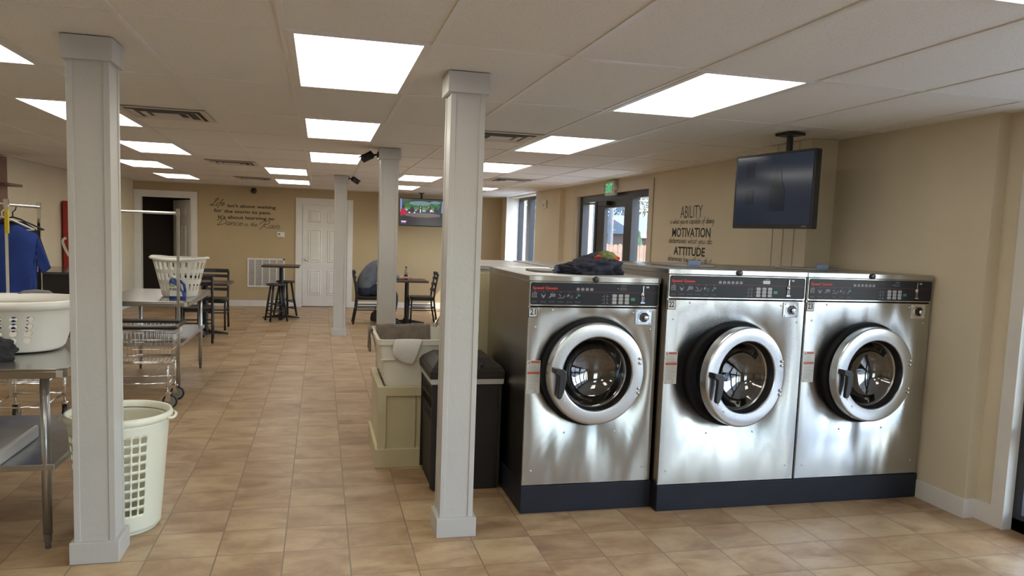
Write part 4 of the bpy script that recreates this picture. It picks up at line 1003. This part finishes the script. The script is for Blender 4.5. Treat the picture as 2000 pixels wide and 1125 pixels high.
# ================================================================== CARTS
def cart(loc, rz, lab, hang=None):
    c = thing('laundry_cart', lab, 'laundry cart', loc, rz, 'wire laundry carts')
    L_, D = .62, .44; zt, zb = .685, .40          # long along x
    rect = lambda a, z: [(a, a, z), (L_-a, a, z), (L_-a, D-a, z), (a, D-a, z)]
    m = MB()
    for z, a in ((zt-.02, .0), (zt-.10, .006), (zt-.18, .014), (zb, .03)):
        q = rect(a, z); m.tube(q+[q[0]], .0035, 6)
    k = 19
    for i in range(k+1):
        u = i/k
        for s in (0, 1):
            y0, y1 = (0, .03) if s == 0 else (D, D-.03)
            m.tube([(L_*u, y0, zt), (.03+(L_-.06)*u, y1, zb)], .0016, 4)
        m.tube([(.03+(L_-.06)*u, .03, zb), (.03+(L_-.06)*u, D-.03, zb)], .0016, 4)
    for i in range(13):
        u = i/12
        for x0, x1 in ((0, .03), (L_, L_-.03)): m.tube([(x0, D*u, zt), (x1, .03+(D-.06)*u, zb)], .0016, 4)
    tag(m.build('wire_basket', CHROME, c, smooth=True))
    m = MB(); q = [(.03, -.012), (L_-.03, -.012)]
    P = rrect(-.014, -.014, L_+.014, D+.014, .04, 5); P.append(P[0]); m.tube([(x, y, zt+.005) for x, y in P], .018, 10); m.build('bumper', BLACKP, c, smooth=True)
    m = MB(); q = rect(.035, zb-.012); m.tube(q+[q[0]], .009, 8)
    for x in (.06, L_-.06):
        for y in (.05, D-.05): m.cyl((x, y, .135), (x, y, zb-.01), .0105, 10)
        m.tube([(x, .05, .21), (x, D-.05, .21)], .008, 8)
    for y in (.05, D-.05): m.tube([(.06, y, .21), (L_-.06, y, .21)], .008, 8)
    m.build('frame', CHROME, c, smooth=True)
    for x in (.06, L_-.06):
        for y in (.05, D-.05):
            m = MB(); m.lathe([(.026, .128), (.026, .140), (.012, .146)], 14, (x, y, 0)); m.box(x-.012, y-.021, .062, x+.026, y-.018, .13); m.box(x-.012, y+.018, .062, x+.026, y+.021, .13); m.box(x-.012, y-.021, .127, x+.026, y+.021, .132); cs = m.build('caster', CHROME, c, auto=40)
            m = MB(); m.lathe([(.012, -.016), (.046, -.012), (.050, -.006), (.050, .006), (.046, .012), (.012, .016)], 28, (x+.018, y, .0605), 'y', cap=(True, True)); m.build('wheel', WHEELG, cs, auto=40)
            m = MB(); m.lathe([(.047, -.0125), (.058, -.0115), (.0605, -.006), (.0605, .006), (.058, .0115), (.047, .0125), (.047, -.0125)], 28, (x+.018, y, .0605), 'y', cap=(False, False)); m.build('tyre', BLACKP, cs, auto=40)
    m = MB()
    for x in (-.0, L_): m.box(x-.011, D/2-.010, .30, x+.011, D/2+.010, 1.665)
    m.build('pole', CHROME, c)
    m = MB(); m.tube([(0, D/2, 1.635), (L_, D/2, 1.635)], .011, 10)
    for x in (0, L_): m.box(x-.014, D/2-.014, 1.615, x+.014, D/2+.014, 1.672)
    m.build('hanging_rail', CHROME, c, auto=40)
    return c
cart((-1.79, 6.75, 0), 0, 'wire laundry cart with a hanging rail, beside the second stainless table')
c1 = cart((-1.86, 5.92, 0), R(90), 'wire laundry cart on the left whose rail holds the hanging shirts')
m = MB(); m.box(-.0115, .209, 1.44, .0115, .2305, 1.60, Matrix.Translation((0, 0, 0))); st = m.build('sticker', YEL, c1); 
cart((1.62, 7.20, 0), R(84), 'wire laundry cart parked past the back washing machines, mostly hidden by the middle column')

# hangers and shirts on the left cart's rail
def hanger(loc, m_, lab, rz=0):
    h = thing('clothes_hanger', lab, 'clothes hanger', loc, rz)
    m = MB(); m.tube([(-.20, 0, -.155), (-.05, 0, -.085), (0, 0, -.07), (.05, 0, -.085), (.20, 0, -.155)], .006, 8); m.tube([(-.2, 0, -.155), (0, 0, -.17), (.2, 0, -.155)], .004, 8)
    m.build('bar', m_, h, smooth=True)
    m = MB(); m.tube([(0, 0, -.07), (0, 0, -.035), (.018, 0, -.018), (.024, 0, .002), (.012, 0, .019), (-.006, 0, .022), (-.02, 0, .010)], .0045, 8); m.build('hook', m_, h, smooth=True)
    return h
SX, SZ = -2.08, 1.622
hanger((SX-.075, 6.05, SZ), WPLAS, 'white plastic hanger holding the blue shirt')
hanger((SX-.060, 6.20, SZ), BLACKP, 'black hanger holding the dark shirt', 0)
def tshirt(loc, m_, lab, sc=1, rz=0):
    half = [(.07, -.105), (.10, -.105), (.215, -.165), (.30, -.40), (.245, -.445), (.195, -.345), (.192, -.45), (.20, -.85)]
    poly = [(-x, z) for x, z in reversed(half)]+half
    bm = bmesh.new()
    # front and back sheets as grids inside the outline
    top = [(-.07, -.105), (-.035, -.128), (0, -.135), (.035, -.128), (.07, -.105)]
    out = half[1:]; pl = [(-x, z) for x, z in reversed(out)]+top+out
    V = [bm.verts.new((x*sc, 0, z)) for x, z in pl]; f = bm.faces.new(V)
    bmesh.ops.triangulate(bm, faces=[f])
    for _ in range(3): bmesh.ops.subdivide_edges(bm, edges=[e for e in bm.edges if e.calc_length() > .035], cuts=1, use_grid_fill=False); bmesh.ops.triangulate(bm, faces=bm.faces[:])
    bnd = {v for e in bm.edges if e.is_boundary for v in e.verts}
    g = bmesh.ops.duplicate(bm, geom=bm.verts[:]+bm.edges[:]+bm.faces[:])
    dupv = {v for v in g['geom'] if isinstance(v, bmesh.types.BMVert)}
    for v in bm.verts:
        s = 1 if v in dupv else -1
        x, z = v.co.x, v.co.z
        edge = abs(x)/(.21*sc); th = .035*max(0, 1-min(1, edge)**3)+.004
        v.co.y = s*th + .012*math.sin(x*38+z*4)*min(1, (-z-.1)*2.2) + .01*noise.noise(Vector((x*9, z*7, 1)))
    bmesh.ops.remove_doubles(bm, verts=bm.verts[:], dist=.0005)
    mb = MB(); mb.bm.free(); mb.bm = bm
    return tag(mb.build('t_shirt', m_, smooth=True, solid=.003, loc=loc, rot=(0, 0, rz)), lab, 'shirt')
tshirt((SX-.075, 6.05, SZ-.02), BLUEC, 'royal blue short sleeved shirt hanging on the left cart')
tshirt((SX-.085, 6.20, SZ+.005), BLKC, 'black shirt hanging behind the royal blue one', .84)

# ================================================================== SEATING AND TABLES
def chair(loc, rz, lab):
    """ladder back cafe chair, the sitter looks along local +x"""
    c = thing('cafe_chair', lab, 'chair', loc, rz, 'black ladder back chairs')
    MB().prism(rrect(-.20, -.20, .20, .20, .07), .43, .47, 'xy').build('seat', VINYL, c, bevel=.014, seg=3)
    for sy in (-1, 1):
        m = MB(); y = sy*.185
        m.tube([(-.265, y, 0), (-.215, y, .28), (-.20, y, .44), (-.215, y, .60), (-.265, y, .86)], .0155, 8); m.build('leg', BLACKM, c, smooth=True)
        MB().tube([(.19, y, 0), (.175, y, .43)], .0145, 8).build('leg', BLACKM, c, smooth=True)
        m = MB(); m.tube([(-.21, y, .30), (.18, y, .30)], .009, 6); m.tube([(-.213, y, .24), (.183, y, .24)], .009, 6); m.build('stretcher', BLACKM, c)
    m = MB(); m.tube([(-.225, -.185, .26), (-.225, .185, .26)], .009, 6); m.tube([(.185, -.185, .26), (.185, .185, .26)], .009, 6); m.build('stretcher', BLACKM, c)
    MB().box(-.195, -.185, .405, .185, .185, .43).build('seat_frame', BLACKM, c)
    for z in (.56, .66, .76):
        x = -.212-(z-.6)*.19
        m = MB(); pts = [(x-.02*math.cos(PI*t), .185*t, z) for t in (-1, -.5, 0, .5, 1)]
        m.rings([[(px-.007, py, pz), (px+.007, py, pz), (px-.005, py, pz+.045), (px-.019, py, pz+.045)] for px, py, pz in pts]); m.build('back_slat', BLACKM, c)
    m = MB(); m.rings([[(px-.014, py, pz), (px+.012, py, pz), (px+.004, py, pz+.055), (px-.022, py, pz+.055)] for px, py, pz in [(-.250-.012*math.cos(PI*t/1.0), .19*t, .835) for t in (-1, -.5, 0, .5, 1)]]); m.build('top_rail', BLACKM, c, bevel=.004)
    return c
ch0 = chair((1.675, 12.98, 0), PI, 'empty black ladder back chair at the right of the far table')
dup(ch0, (.80, 12.95, 0), 0, 'black ladder back chair the seated person sits on')
dup(ch0, (-1.545, 12.10, 0), -PI/2, 'black ladder back chair on the far side of the left dark table')
dup(ch0, (-1.575, 10.82, 0), PI/2+R(6), 'black ladder back chair nearest the second stainless table, back to the camera')
def pedestal(name, loc, w, d, h, lab, r=.035):
    t_ = thing(name, lab, 'table', loc)
    MB().prism(rrect(-w/2, -d/2, w/2, d/2, .02), h-.032, h, 'xy').build('table_top', WOODT, t_, bevel=.006)
    m = MB(); m.cyl((0, 0, .05), (0, 0, h-.04), r, 20); m.lathe([(.10, h-.045), (.13, h-.033)], 20); m.build('pedestal', BLACKM, t_, auto=40)
    m = MB()
    for a in (0, 90, 180, 270):
        M4 = Matrix.Rotation(R(a), 4, 'Z'); m.rings([[M4 @ Vector(p) for p in r_] for r_ in ([(.02, -.035, .02), (.02, .035, .02), (.02, .035, .075), (.02, -.035, .075)], [(.28, -.025, .012), (.28, .025, .012), (.28, .025, .028), (.28, -.025, .028)], [(.30, -.025, 0), (.30, .025, 0), (.30, .025, .026), (.30, -.025, .026)])])
    m.lathe([(.055, .0), (.055, .08), (.04, .10)], 20); m.build('base', BLACKM, t_, bevel=.003)
    return t_
pedestal('cafe_table', (1.43, 12.95, 0), .66, .70, .75, 'small dark table where the person is seated')
pedestal('cafe_table', (-1.565, 11.46, 0), .68, .70, .75, 'dark table between the two chairs on the left')
hb_ = pedestal('high_table', (-.64, 13.55, 0), .61, .61, .915, 'tall dark square table with stools in front of the back wall')
def stool(loc, lab):
    s = thing('bar_stool', lab, 'stool', loc, R(20), 'black wooden stools')
    MB().lathe([(.10, .585), (.155, .59), (.165, .60), (.165, .612), (.15, .622), (.02, .618)], 28).build('seat', BLACKM, s, smooth=True)
    cs = []
    for k in range(4):
        a = R(45+90*k); p1 = Vector((.10*math.cos(a), .10*math.sin(a), .59)); p0 = Vector((.20*math.cos(a), .20*math.sin(a), 0)); cs.append((p0, p1))
        MB().tube([p0, p0.lerp(p1, .5), p1], [.016, .021, .017], 10).build('leg', BLACKM, s, smooth=True)
    for k in range(4):
        a, b = cs[k], cs[(k+1) % 4]
        for z in ((.22, .42) if k % 2 else (.28, .48)): MB().tube([a[0].lerp(a[1], z), b[0].lerp(b[1], z)], .010, 8).build('rung', BLACKM, s, smooth=True)
    return s
st0 = stool((-.70, 13.18, 0), 'black wooden stool in front of the tall table')
dup(st0, (-.59, 13.98, 0), R(35), 'black wooden stool behind the tall table, farther from the camera')

# bottle on the table, bag on the floor
b_ = thing('soda_bottle', 'small dark soda bottle with a black cap on the seated person\'s table', 'bottle', (1.41, 12.93, .75))
MB().lathe([(.026, 0), (.032, .006), (.032, .07), (.028, .085), (.032, .10), (.032, .125), (.026, .16), (.013, .19), (.012, .20)], 20).build('bottle', glassmat('clear bottle plastic', (.75, .75, .75)), b_, smooth=True)
MB().lathe([(.025, .004), (.029, .01), (.029, .068), (.026, .085), (.02, .088)], 20).build('soda', mat('dark soda', (.02, .008, .006), .2, var=0), b_, smooth=True)
MB().lathe([(.0325, .035), (.0325, .075)], 20, cap=(False, False)).build('label', INK, b_, smooth=True); MB().lathe([(.015, .195), (.015, .215), (.012, .22)], 16).build('cap', INK, b_, smooth=True)
bg_ = thing('handbag', 'brown bag on the floor under the seated person', 'bag', (.97, 13.10, 0))
heap('bag_body', (0, 0, .02), .13, .09, .14, mat('brown leather', (.035, .020, .014), .5, var=.2), None, None, 3.3, 2, 4, .1).parent = bg_
MB().tube([(-.06, 0, .16), (-.05, 0, .26), (0, 0, .30), (.05, 0, .26), (.06, 0, .16)], .008, 8).build('strap', BLACKP, bg_, smooth=True)

# ================================================================== LEFT SIDE FURNITURE
v_ = thing('vending_machine', 'red drink vending machine with white script against the left wall', 'vending machine', (-3.875, 13.2, 0))
MB().box(0, .03, 0, .57, .80, 1.84).build('cabinet', REDM, v_, bevel=.01)
MB().box(.0, 0, .80, .57, .03, 1.84).build('front_panel', REDM, v_, bevel=.006)
MB().box(.0, 0, .05, .57, .03, .79).build('lower_panel', BLACKP, v_, bevel=.006)
m = MB(); script(m, 'Coca', Matrix(((0, -1, 0, .27), (0, 0, -1, -.002), (1, 0, 0, .86), (0, 0, 0, 1))), .88, .13, .04, .3); m.build('script_lettering', WPLAS, v_)
co = thing('service_counter', 'dark counter with a glossy top in front of the red vending machine', 'counter', (-3.87, 10.9, 0))
MB().box(0, .02, 0, .92, 1.35, .84).build('body', mat('dark counter', (.02, .019, .02), .4, var=0), co); MB().box(-.01, 0, .84, .95, 1.37, .875).build('worktop', mat('glossy grey top', (.06, .06, .065), .12, var=0), co, bevel=.004)
o = B(0, 0, 0, .05, 1.1, C-.02).build('wall_panel', BROWNW, loc=(-3.895, 9.9, .0)); tag(o, 'tall brown wood panel on the left wall at the picture edge', 'panel')
o = MB().prism(rrect(0, 0, .17, .5, .06), 0, .03, 'xy').build('wall_shelf', BROWNW, loc=(-3.845, 10.55, 1.94), bevel=.004); tag(o, 'small brown shelf on the wood panel at the left picture edge', 'shelf')

# ================================================================== THE SEATED PERSON
def skin_mesh(name, verts, edges, radii, m_, parent=None, sub=2, root=0):
    me = bpy.data.meshes.new(name); me.from_pydata([Vector(v) for v in verts], edges, [])
    o = bpy.data.objects.new(name, me); COL.objects.link(o)
    md = o.modifiers.new('skin', 'SKIN'); md.use_smooth_shade = True; md.branch_smoothing = .6
    for i, sv_ in enumerate(me.skin_vertices[0].data):
        r = radii[i]; sv_.radius = (r, r) if not isinstance(r, tuple) else r
        sv_.use_root = (i == root)
    md2 = o.modifiers.new('sub', 'SUBSURF'); md2.levels = sub; md2.render_levels = sub
    dg = bpy.context.evaluated_depsgraph_get(); me2 = bpy.data.meshes.new_from_object(o.evaluated_get(dg))
    bpy.data.objects.remove(o); me2.materials.clear(); me2.materials.append(m_)
    for p in me2.polygons: p.use_smooth = True
    o2 = bpy.data.objects.new(name, me2); COL.objects.link(o2)
    if parent: o2.parent = parent
    return o2
pr = thing('person', 'person in a grey blue shirt and dark jeans hunched over the far table', 'person', (.80, 12.95, 0))
def chainset(chains):
    """chains: list of [(x, y, z, r), ...]; a chain whose first item is an int starts from that vertex"""
    V, E_, Rr = [], [], []
    for ch in chains:
        prev = None
        for it in ch:
            if isinstance(it, int): prev = it; continue
            V.append(it[:3]); Rr.append(it[3]); k = len(V)-1
            if prev is not None: E_.append((prev, k))
            prev = k
    return V, E_, Rr
# 0 pelvis 1 belly 2 chest 3 upper chest 4 neck 5 head base 6 head
body = [[(-.05, 0, .56, .09), (-.03, 0, .70, .10), (.06, 0, .86, .11), (.15, 0, .95, .09), (.245, 0, 1.02, .058), (.29, 0, 1.06, .075), (.33, 0, 1.08, .075)],
        [3, (.20, -.17, .955, .062), (.27, -.22, .84, .050), (.36, -.20, .79, .043), (.52, -.12, .785, .032), (.58, -.10, .782, .034)],
        [3, (.20, .17, .955, .062), (.26, .22, .84, .050), (.34, .16, .79, .042), (.45, .02, .785, .032), (.50, -.02, .782, .032)],
        [0, (.02, -.10, .55, .075), (.38, -.13, .54, .060), (.405, -.13, .30, .050), (.36, -.13, .09, .038), (.44, -.13, .04, .036)],
        [0, (.02, .10, .55, .075), (.38, .13, .54, .060), (.42, .13, .30, .050), (.40, .13, .09, .038), (.48, .13, .04, .036)]]
V, E_, Rr = chainset(body)
bo = skin_mesh('body', V, E_, Rr, SKIN, pr)
for hx, hy, ang, nm in ((.585, -.10, R(12), 'hand'), (.505, -.02, R(-35), 'hand')):
    M4 = Matrix.Translation((hx, hy, .785)) @ Matrix.Rotation(ang, 4, 'Z')
    ch = [[(-.02, 0, 0, .024), (.025, 0, .004, .026), (.055, 0, .002, .022)]]
    for dy, ln in ((-.027, .062), (-.009, .074), (.010, .070), (.028, .052)):
        ch.append([1, (.062, dy, .002, .0095), (.062+ln*.5, dy*1.15, .006, .0088), (.062+ln*.85, dy*1.2, -.006, .008), (.062+ln, dy*1.2, -.018, .0072)])
    ch.append([0, (.015, -.032 if ang > 0 else .032, -.004, .011), (.048, -.050 if ang > 0 else .050, -.010, .0095), (.072, -.052 if ang > 0 else .052, -.016, .008)])
    V, E_, Rr = chainset(ch); V = [M4 @ Vector(v) for v in V]
    skin_mesh('hand', V, E_, Rr, SKIN, pr, 2)
def loft(m, pts, n=20):
    rs = []
    for k, (x, z, d_, wd) in enumerate(pts):
        a, b = pts[max(0, k-1)], pts[min(len(pts)-1, k+1)]; t_ = Vector((b[0]-a[0], 0, b[1]-a[1])).normalized(); nn = Vector((t_.z, 0, -t_.x))
        rs.append([Vector((x, 0, z))+nn*d_*math.cos(2*PI*q/n)+Vector((0, wd*math.sin(2*PI*q/n), 0)) for q in range(n)])
    m.rings(rs)
m = MB(); loft(m, [(-.055, .575, .150, .185), (-.060, .62, .158, .198), (-.05, .69, .160, .202), (-.01, .78, .158, .205), (.06, .88, .152, .212), (.14, .955, .132, .212), (.20, .995, .10, .15), (.235, 1.02, .058, .068)])
for sy, pe in ((-1, [(.36, -.20, .795), (.50, -.13, .79)]), (1, [(.34, .16, .795), (.42, .05, .79)])):
    m.tube([(.13, sy*.15, .945), (.19, sy*.20, .925), (.27, sy*.23, .845)]+pe, [.085, .078, .064, .054, .042], 14)
m.build('shirt', SHIRTM, pr, smooth=True, sub=1)
m = MB(); loft(m, [(-.05, .66, .135, .17), (-.055, .60, .162, .195), (-.045, .54, .165, .20), (-.03, .495, .145, .195), (-.02, .478, .10, .15)])
for x_, y_ in ((.40, -.13), (.42, .13)):
    m.tube([(-.05, y_*.75, .565), (.12, y_*.85, .565), (.34, y_, .555), (x_, y_, .515), (x_+.01, y_, .42), (x_, y_, .28), (x_-.035, y_, .10)], [.100, .098, .084, .080, .070, .064, .054], 14)
m.build('jeans', JEANS, pr, smooth=True, sub=1)
for sx, sy in ((.36, -.13), (.40, .13)):
    m = MB(); m.rings([[(sx-.07+x, sy+y, z) for x, y in rrect(-.02, -.045, .24, .045, .04)] for z in (0, .03)]+[[(sx-.07+x, sy+y, .07) for x, y in rrect(-.01, -.038, .16, .038, .035)], [(sx-.07+x, sy+y, .10) for x, y in rrect(-.0, -.036, .09, .036, .03)]]); m.build('shoe', BLACKP, pr, smooth=True)
hd = Matrix.Translation((.335, 0, 1.085)) @ Matrix.Rotation(R(55), 4, 'Y')
m = MB(); rs = []
for z, rx, ry, ox in ((-.125, .035, .03, .045), (-.11, .055, .045, .035), (-.07, .075, .062, .015), (-.02, .088, .073, .0), (.04, .094, .077, -.004), (.08, .082, .070, -.008), (.11, .05, .045, -.01), (.122, .01, .01, -.01)):
    rs.append([hd @ Vector((ox+rx*math.cos(2*PI*k/24), ry*math.sin(2*PI*k/24), z)) for k in range(24)])
m.rings(rs)
for v_s in ([(.082, .0, -.012), (.112, .0, -.045), (.085, .018, -.05), (.085, -.018, -.05)],):
    q = [m.bm.verts.new(hd @ Vector(p)) for p in v_s]; m.face([q[0], q[1], q[2]]); m.face([q[0], q[3], q[1]]); m.face([q[1], q[3], q[2]])
for sy in (-1, 1): m.sphere(tuple(hd @ Vector((-.005, sy*.078, -.02))), .024, 10, (.6, .4, 1.1))
m.build('head', SKIN, pr, smooth=True)
m = MB()
for sy in (-1, 1): m.sphere(tuple(hd @ Vector((.078, sy*.030, -.002))), .011, 10)
m.build('eye', mat('eye dark', (.04, .03, .03), .3, var=0), pr, smooth=True)
m = MB(); m.box(.078, -.022, -.078, .088, .022, -.070, hd); m.build('mouth', mat('lips', (.35, .12, .10), .5, var=0), pr)
m = MB(); rs = []
for z, rx, ry, ox in ((-.06, .072, .070, -.022), (-.02, .088, .081, -.020), (.04, .100, .085, -.014), (.085, .092, .078, -.010), (.118, .058, .052, -.010), (.132, .01, .01, -.01)):
    rs.append([hd @ Vector((ox+rx*(math.cos(2*PI*k/24) if math.cos(2*PI*k/24) < .55 or z > .05 else .55), ry*math.sin(2*PI*k/24), z)) for k in range(24)])
m.rings(rs); m.build('hair', HAIR, pr, smooth=True)

# ================================================================== OUTDOORS (seen through the glazing and in the steel)
GZ = -.15
struct('ground_outside', B(3.95, -40, GZ-.1, 60, 90, GZ), ASPH)
struct('sidewalk', B(3.95, -12, GZ, 6.0, 40, -.02), CONC)
o = B(4.03, 11.75, GZ, 4.42, 12.25, 3.2).build('wing_wall', STUCCO); tag(o, kind='structure')
struct('sun_blocker_canopy', B(4.0, -6, 2.75, 6.5, 7.4, 2.95), TRIM)  # unseen canopy, added to keep direct sun off the floor inside the storefront
# cedar fence
fn = thing('wood_fence', 'cedar picket fence across the parking lot outside the exit door', 'fence', (8.0, 22, GZ))
for k in range(30):
    x = k*.145; h = 1.57+.01*math.sin(k*2.3)
    MB().prism([(x, 0), (x+.135, 0), (x+.135, h-.04), (x+.105, h), (x+.03, h), (x, h-.04)], 0, .02, 'xz').build('picket', FENCEM, fn)
m = MB(); m.box(0, .02, .3, 4.35, .07, .4); m.box(0, .02, 1.2, 4.35, .07, 1.3); m.build('rail', FENCEM, fn)
def house(name, loc, w, d, h, rh, wm_, rm_, lab):
    t_ = thing(name, lab, 'house', loc)
    MB().box(0, 0, 0, w, d, h).build('walls', wm_, t_)
    m = MB(); e = .5; m.prism([(-e, h-.05), (d+e, h-.05), (d/2, h+rh)], -e, w+e, 'yz'); m.build('roof', rm_, t_)
    m = MB(); m.box(-e, -e-.05, h-.22, w+e, -e, h-.02); m.build('gutter', CARW, t_)
    for k in range(3): 
        x = w*(.15+.3*k); f = MB().box(x, -.04, h*.35, x+1.1, 0, h*.8).build('window', TRIM, t_); MB().box(x+.08, -.05, h*.38, x+1.02, -.041, h*.77).build('pane', BLACKP, f)
    return t_
house('house', (14.5, 33, GZ), 9, 7, 2.05, .9, BRICKM, ROOFM, 'brick house with a grey shingle roof behind the fence')
house('house', (18.2, 50.5, GZ), 6.5, 7, 2.0, .6, mat('pale siding', (.55, .52, .40), .8), mat('pale shingles', (.60, .60, .58), .9), 'pale house seen through the exit door glass')
def tree(loc, h, r, m_, lab, seed, n=500, leaf=.16, squash=1.2):
    t_ = thing('tree', lab, 'tree', loc); rnd = random.Random(seed)
    m = MB(); m.tube([(0, 0, 0), (.1, 0, h*.3), (0, .1, h*.6), (.05, 0, h*.9)], [.16, .13, .09, .03], 8)
    for k in range(9):
        a = rnd.random()*6.28; z = h*(.35+.06*k); m.tube([(0, 0, z), (r*.5*math.cos(a), r*.5*math.sin(a), z+r*.35), (r*.9*math.cos(a), r*.9*math.sin(a), z+r*.5)], [.05, .03, .01], 5)
    m.build('trunk', BARKM, t_)
    m = MB()
    for k in range(n):
        d = Vector((rnd.gauss(0, 1), rnd.gauss(0, 1), rnd.gauss(0, 1))).normalized()*(rnd.random()**.45)*r
        c = Vector((d.x, d.y, h*.72+d.z*squash)); M4 = Matrix.Translation(c) @ Matrix.Rotation(rnd.random()*6, 4, Vector((rnd.random(), rnd.random(), rnd.random()+.1)))
        q = [m.bm.verts.new(M4 @ Vector(p)) for p in ((-leaf, 0, 0), (0, -leaf*.6, .02), (leaf, 0, 0), (0, leaf*.6, .02))]; m.face(q)
    m.build('foliage', m_, t_); return t_
tree((19.5, 45.2, GZ), 5.9, 1.5, LEAFM, 'blossoming tree above the brick house roof', 1, 800, .11)
tree((16.2, 42.3, GZ), 5.0, 1.2, PINEM, 'blue green tree behind the utility pole', 2, 800, .10, 1.5)
tree((24.5, 60, GZ), 7, 2.4, PINEM, 'distant bluish tree beyond the pale house', 3, 900, .2, 1.5)
tree((10.2, 38, GZ), 6, 1.9, LEAFM, 'pale leafed tree seen through the tall narrow window', 4, 1000, .12)
o = MB().cyl((12.9, 33, GZ), (12.9, 33, 7), .13, 12, .10).build('utility_pole', POLEM); tag(o, 'grey wooden utility pole seen through the exit door', 'pole')
sh = thing('shrub', 'dark green shrub beside the brick house', 'shrub', (13.55, 31.4, GZ)); heap('foliage', (-.15, 0, 0), .40, .4, 1.35, mat('dark shrub', (.03, .06, .03), .9, var=.5, nscale=12), None, None, 2, 6, 4, .3).parent = sh
def car(loc, rz, pm, lab):
    c = thing('parked_car', lab, 'car', loc, rz)
    m = MB(); prof = [(0, .32), (0, .75), (.15, .88), (1.05, .98), (1.55, 1.42), (3.3, 1.45), (4.1, 1.02), (4.5, .92), (4.55, .35)]
    m.prism(prof, 0, 1.78, 'xz'); m.build('body', pm, c, bevel=.05)
    m = MB()
    for y0, y1 in ((-.004, .0), (1.78, 1.784)):
        m.prism([(1.25, 1.0), (1.65, 1.36), (2.4, 1.38), (2.4, 1.0)], y0, y1, 'xz'); m.prism([(2.5, 1.0), (2.5, 1.38), (3.2, 1.38), (3.75, 1.02)], y0, y1, 'xz')
    m.build('side_window', BLACKP, c)
    for x in (.85, 3.6):
        for y in (-.02, 1.60): 
            wq = MB().lathe([(.2, -.2), (.32, -.2), (.34, -.17), (.34, -.03), (.32, 0), (.2, 0)], 28, (x, y, .34), 'y').build('wheel', TYRE, c, auto=40); MB().lathe([(.21, -.205), (.2, .005)], 24, (x, y, .34), 'y').build('rim', CHROME, wq, auto=40)
    MB().box(4.50, .15, .62, 4.57, .5, .74).build('headlamp', WPLAS, c); MB().box(4.50, 1.28, .62, 4.57, 1.63, .74).build('headlamp', WPLAS, c)
    return c
car((7.6, -3.2, GZ), R(6), CARW, 'white car parked outside the storefront, behind the view')
car((7.4, 1.4, GZ), R(-4), CARD, 'dark car parked outside the storefront beside the white one, behind the view')
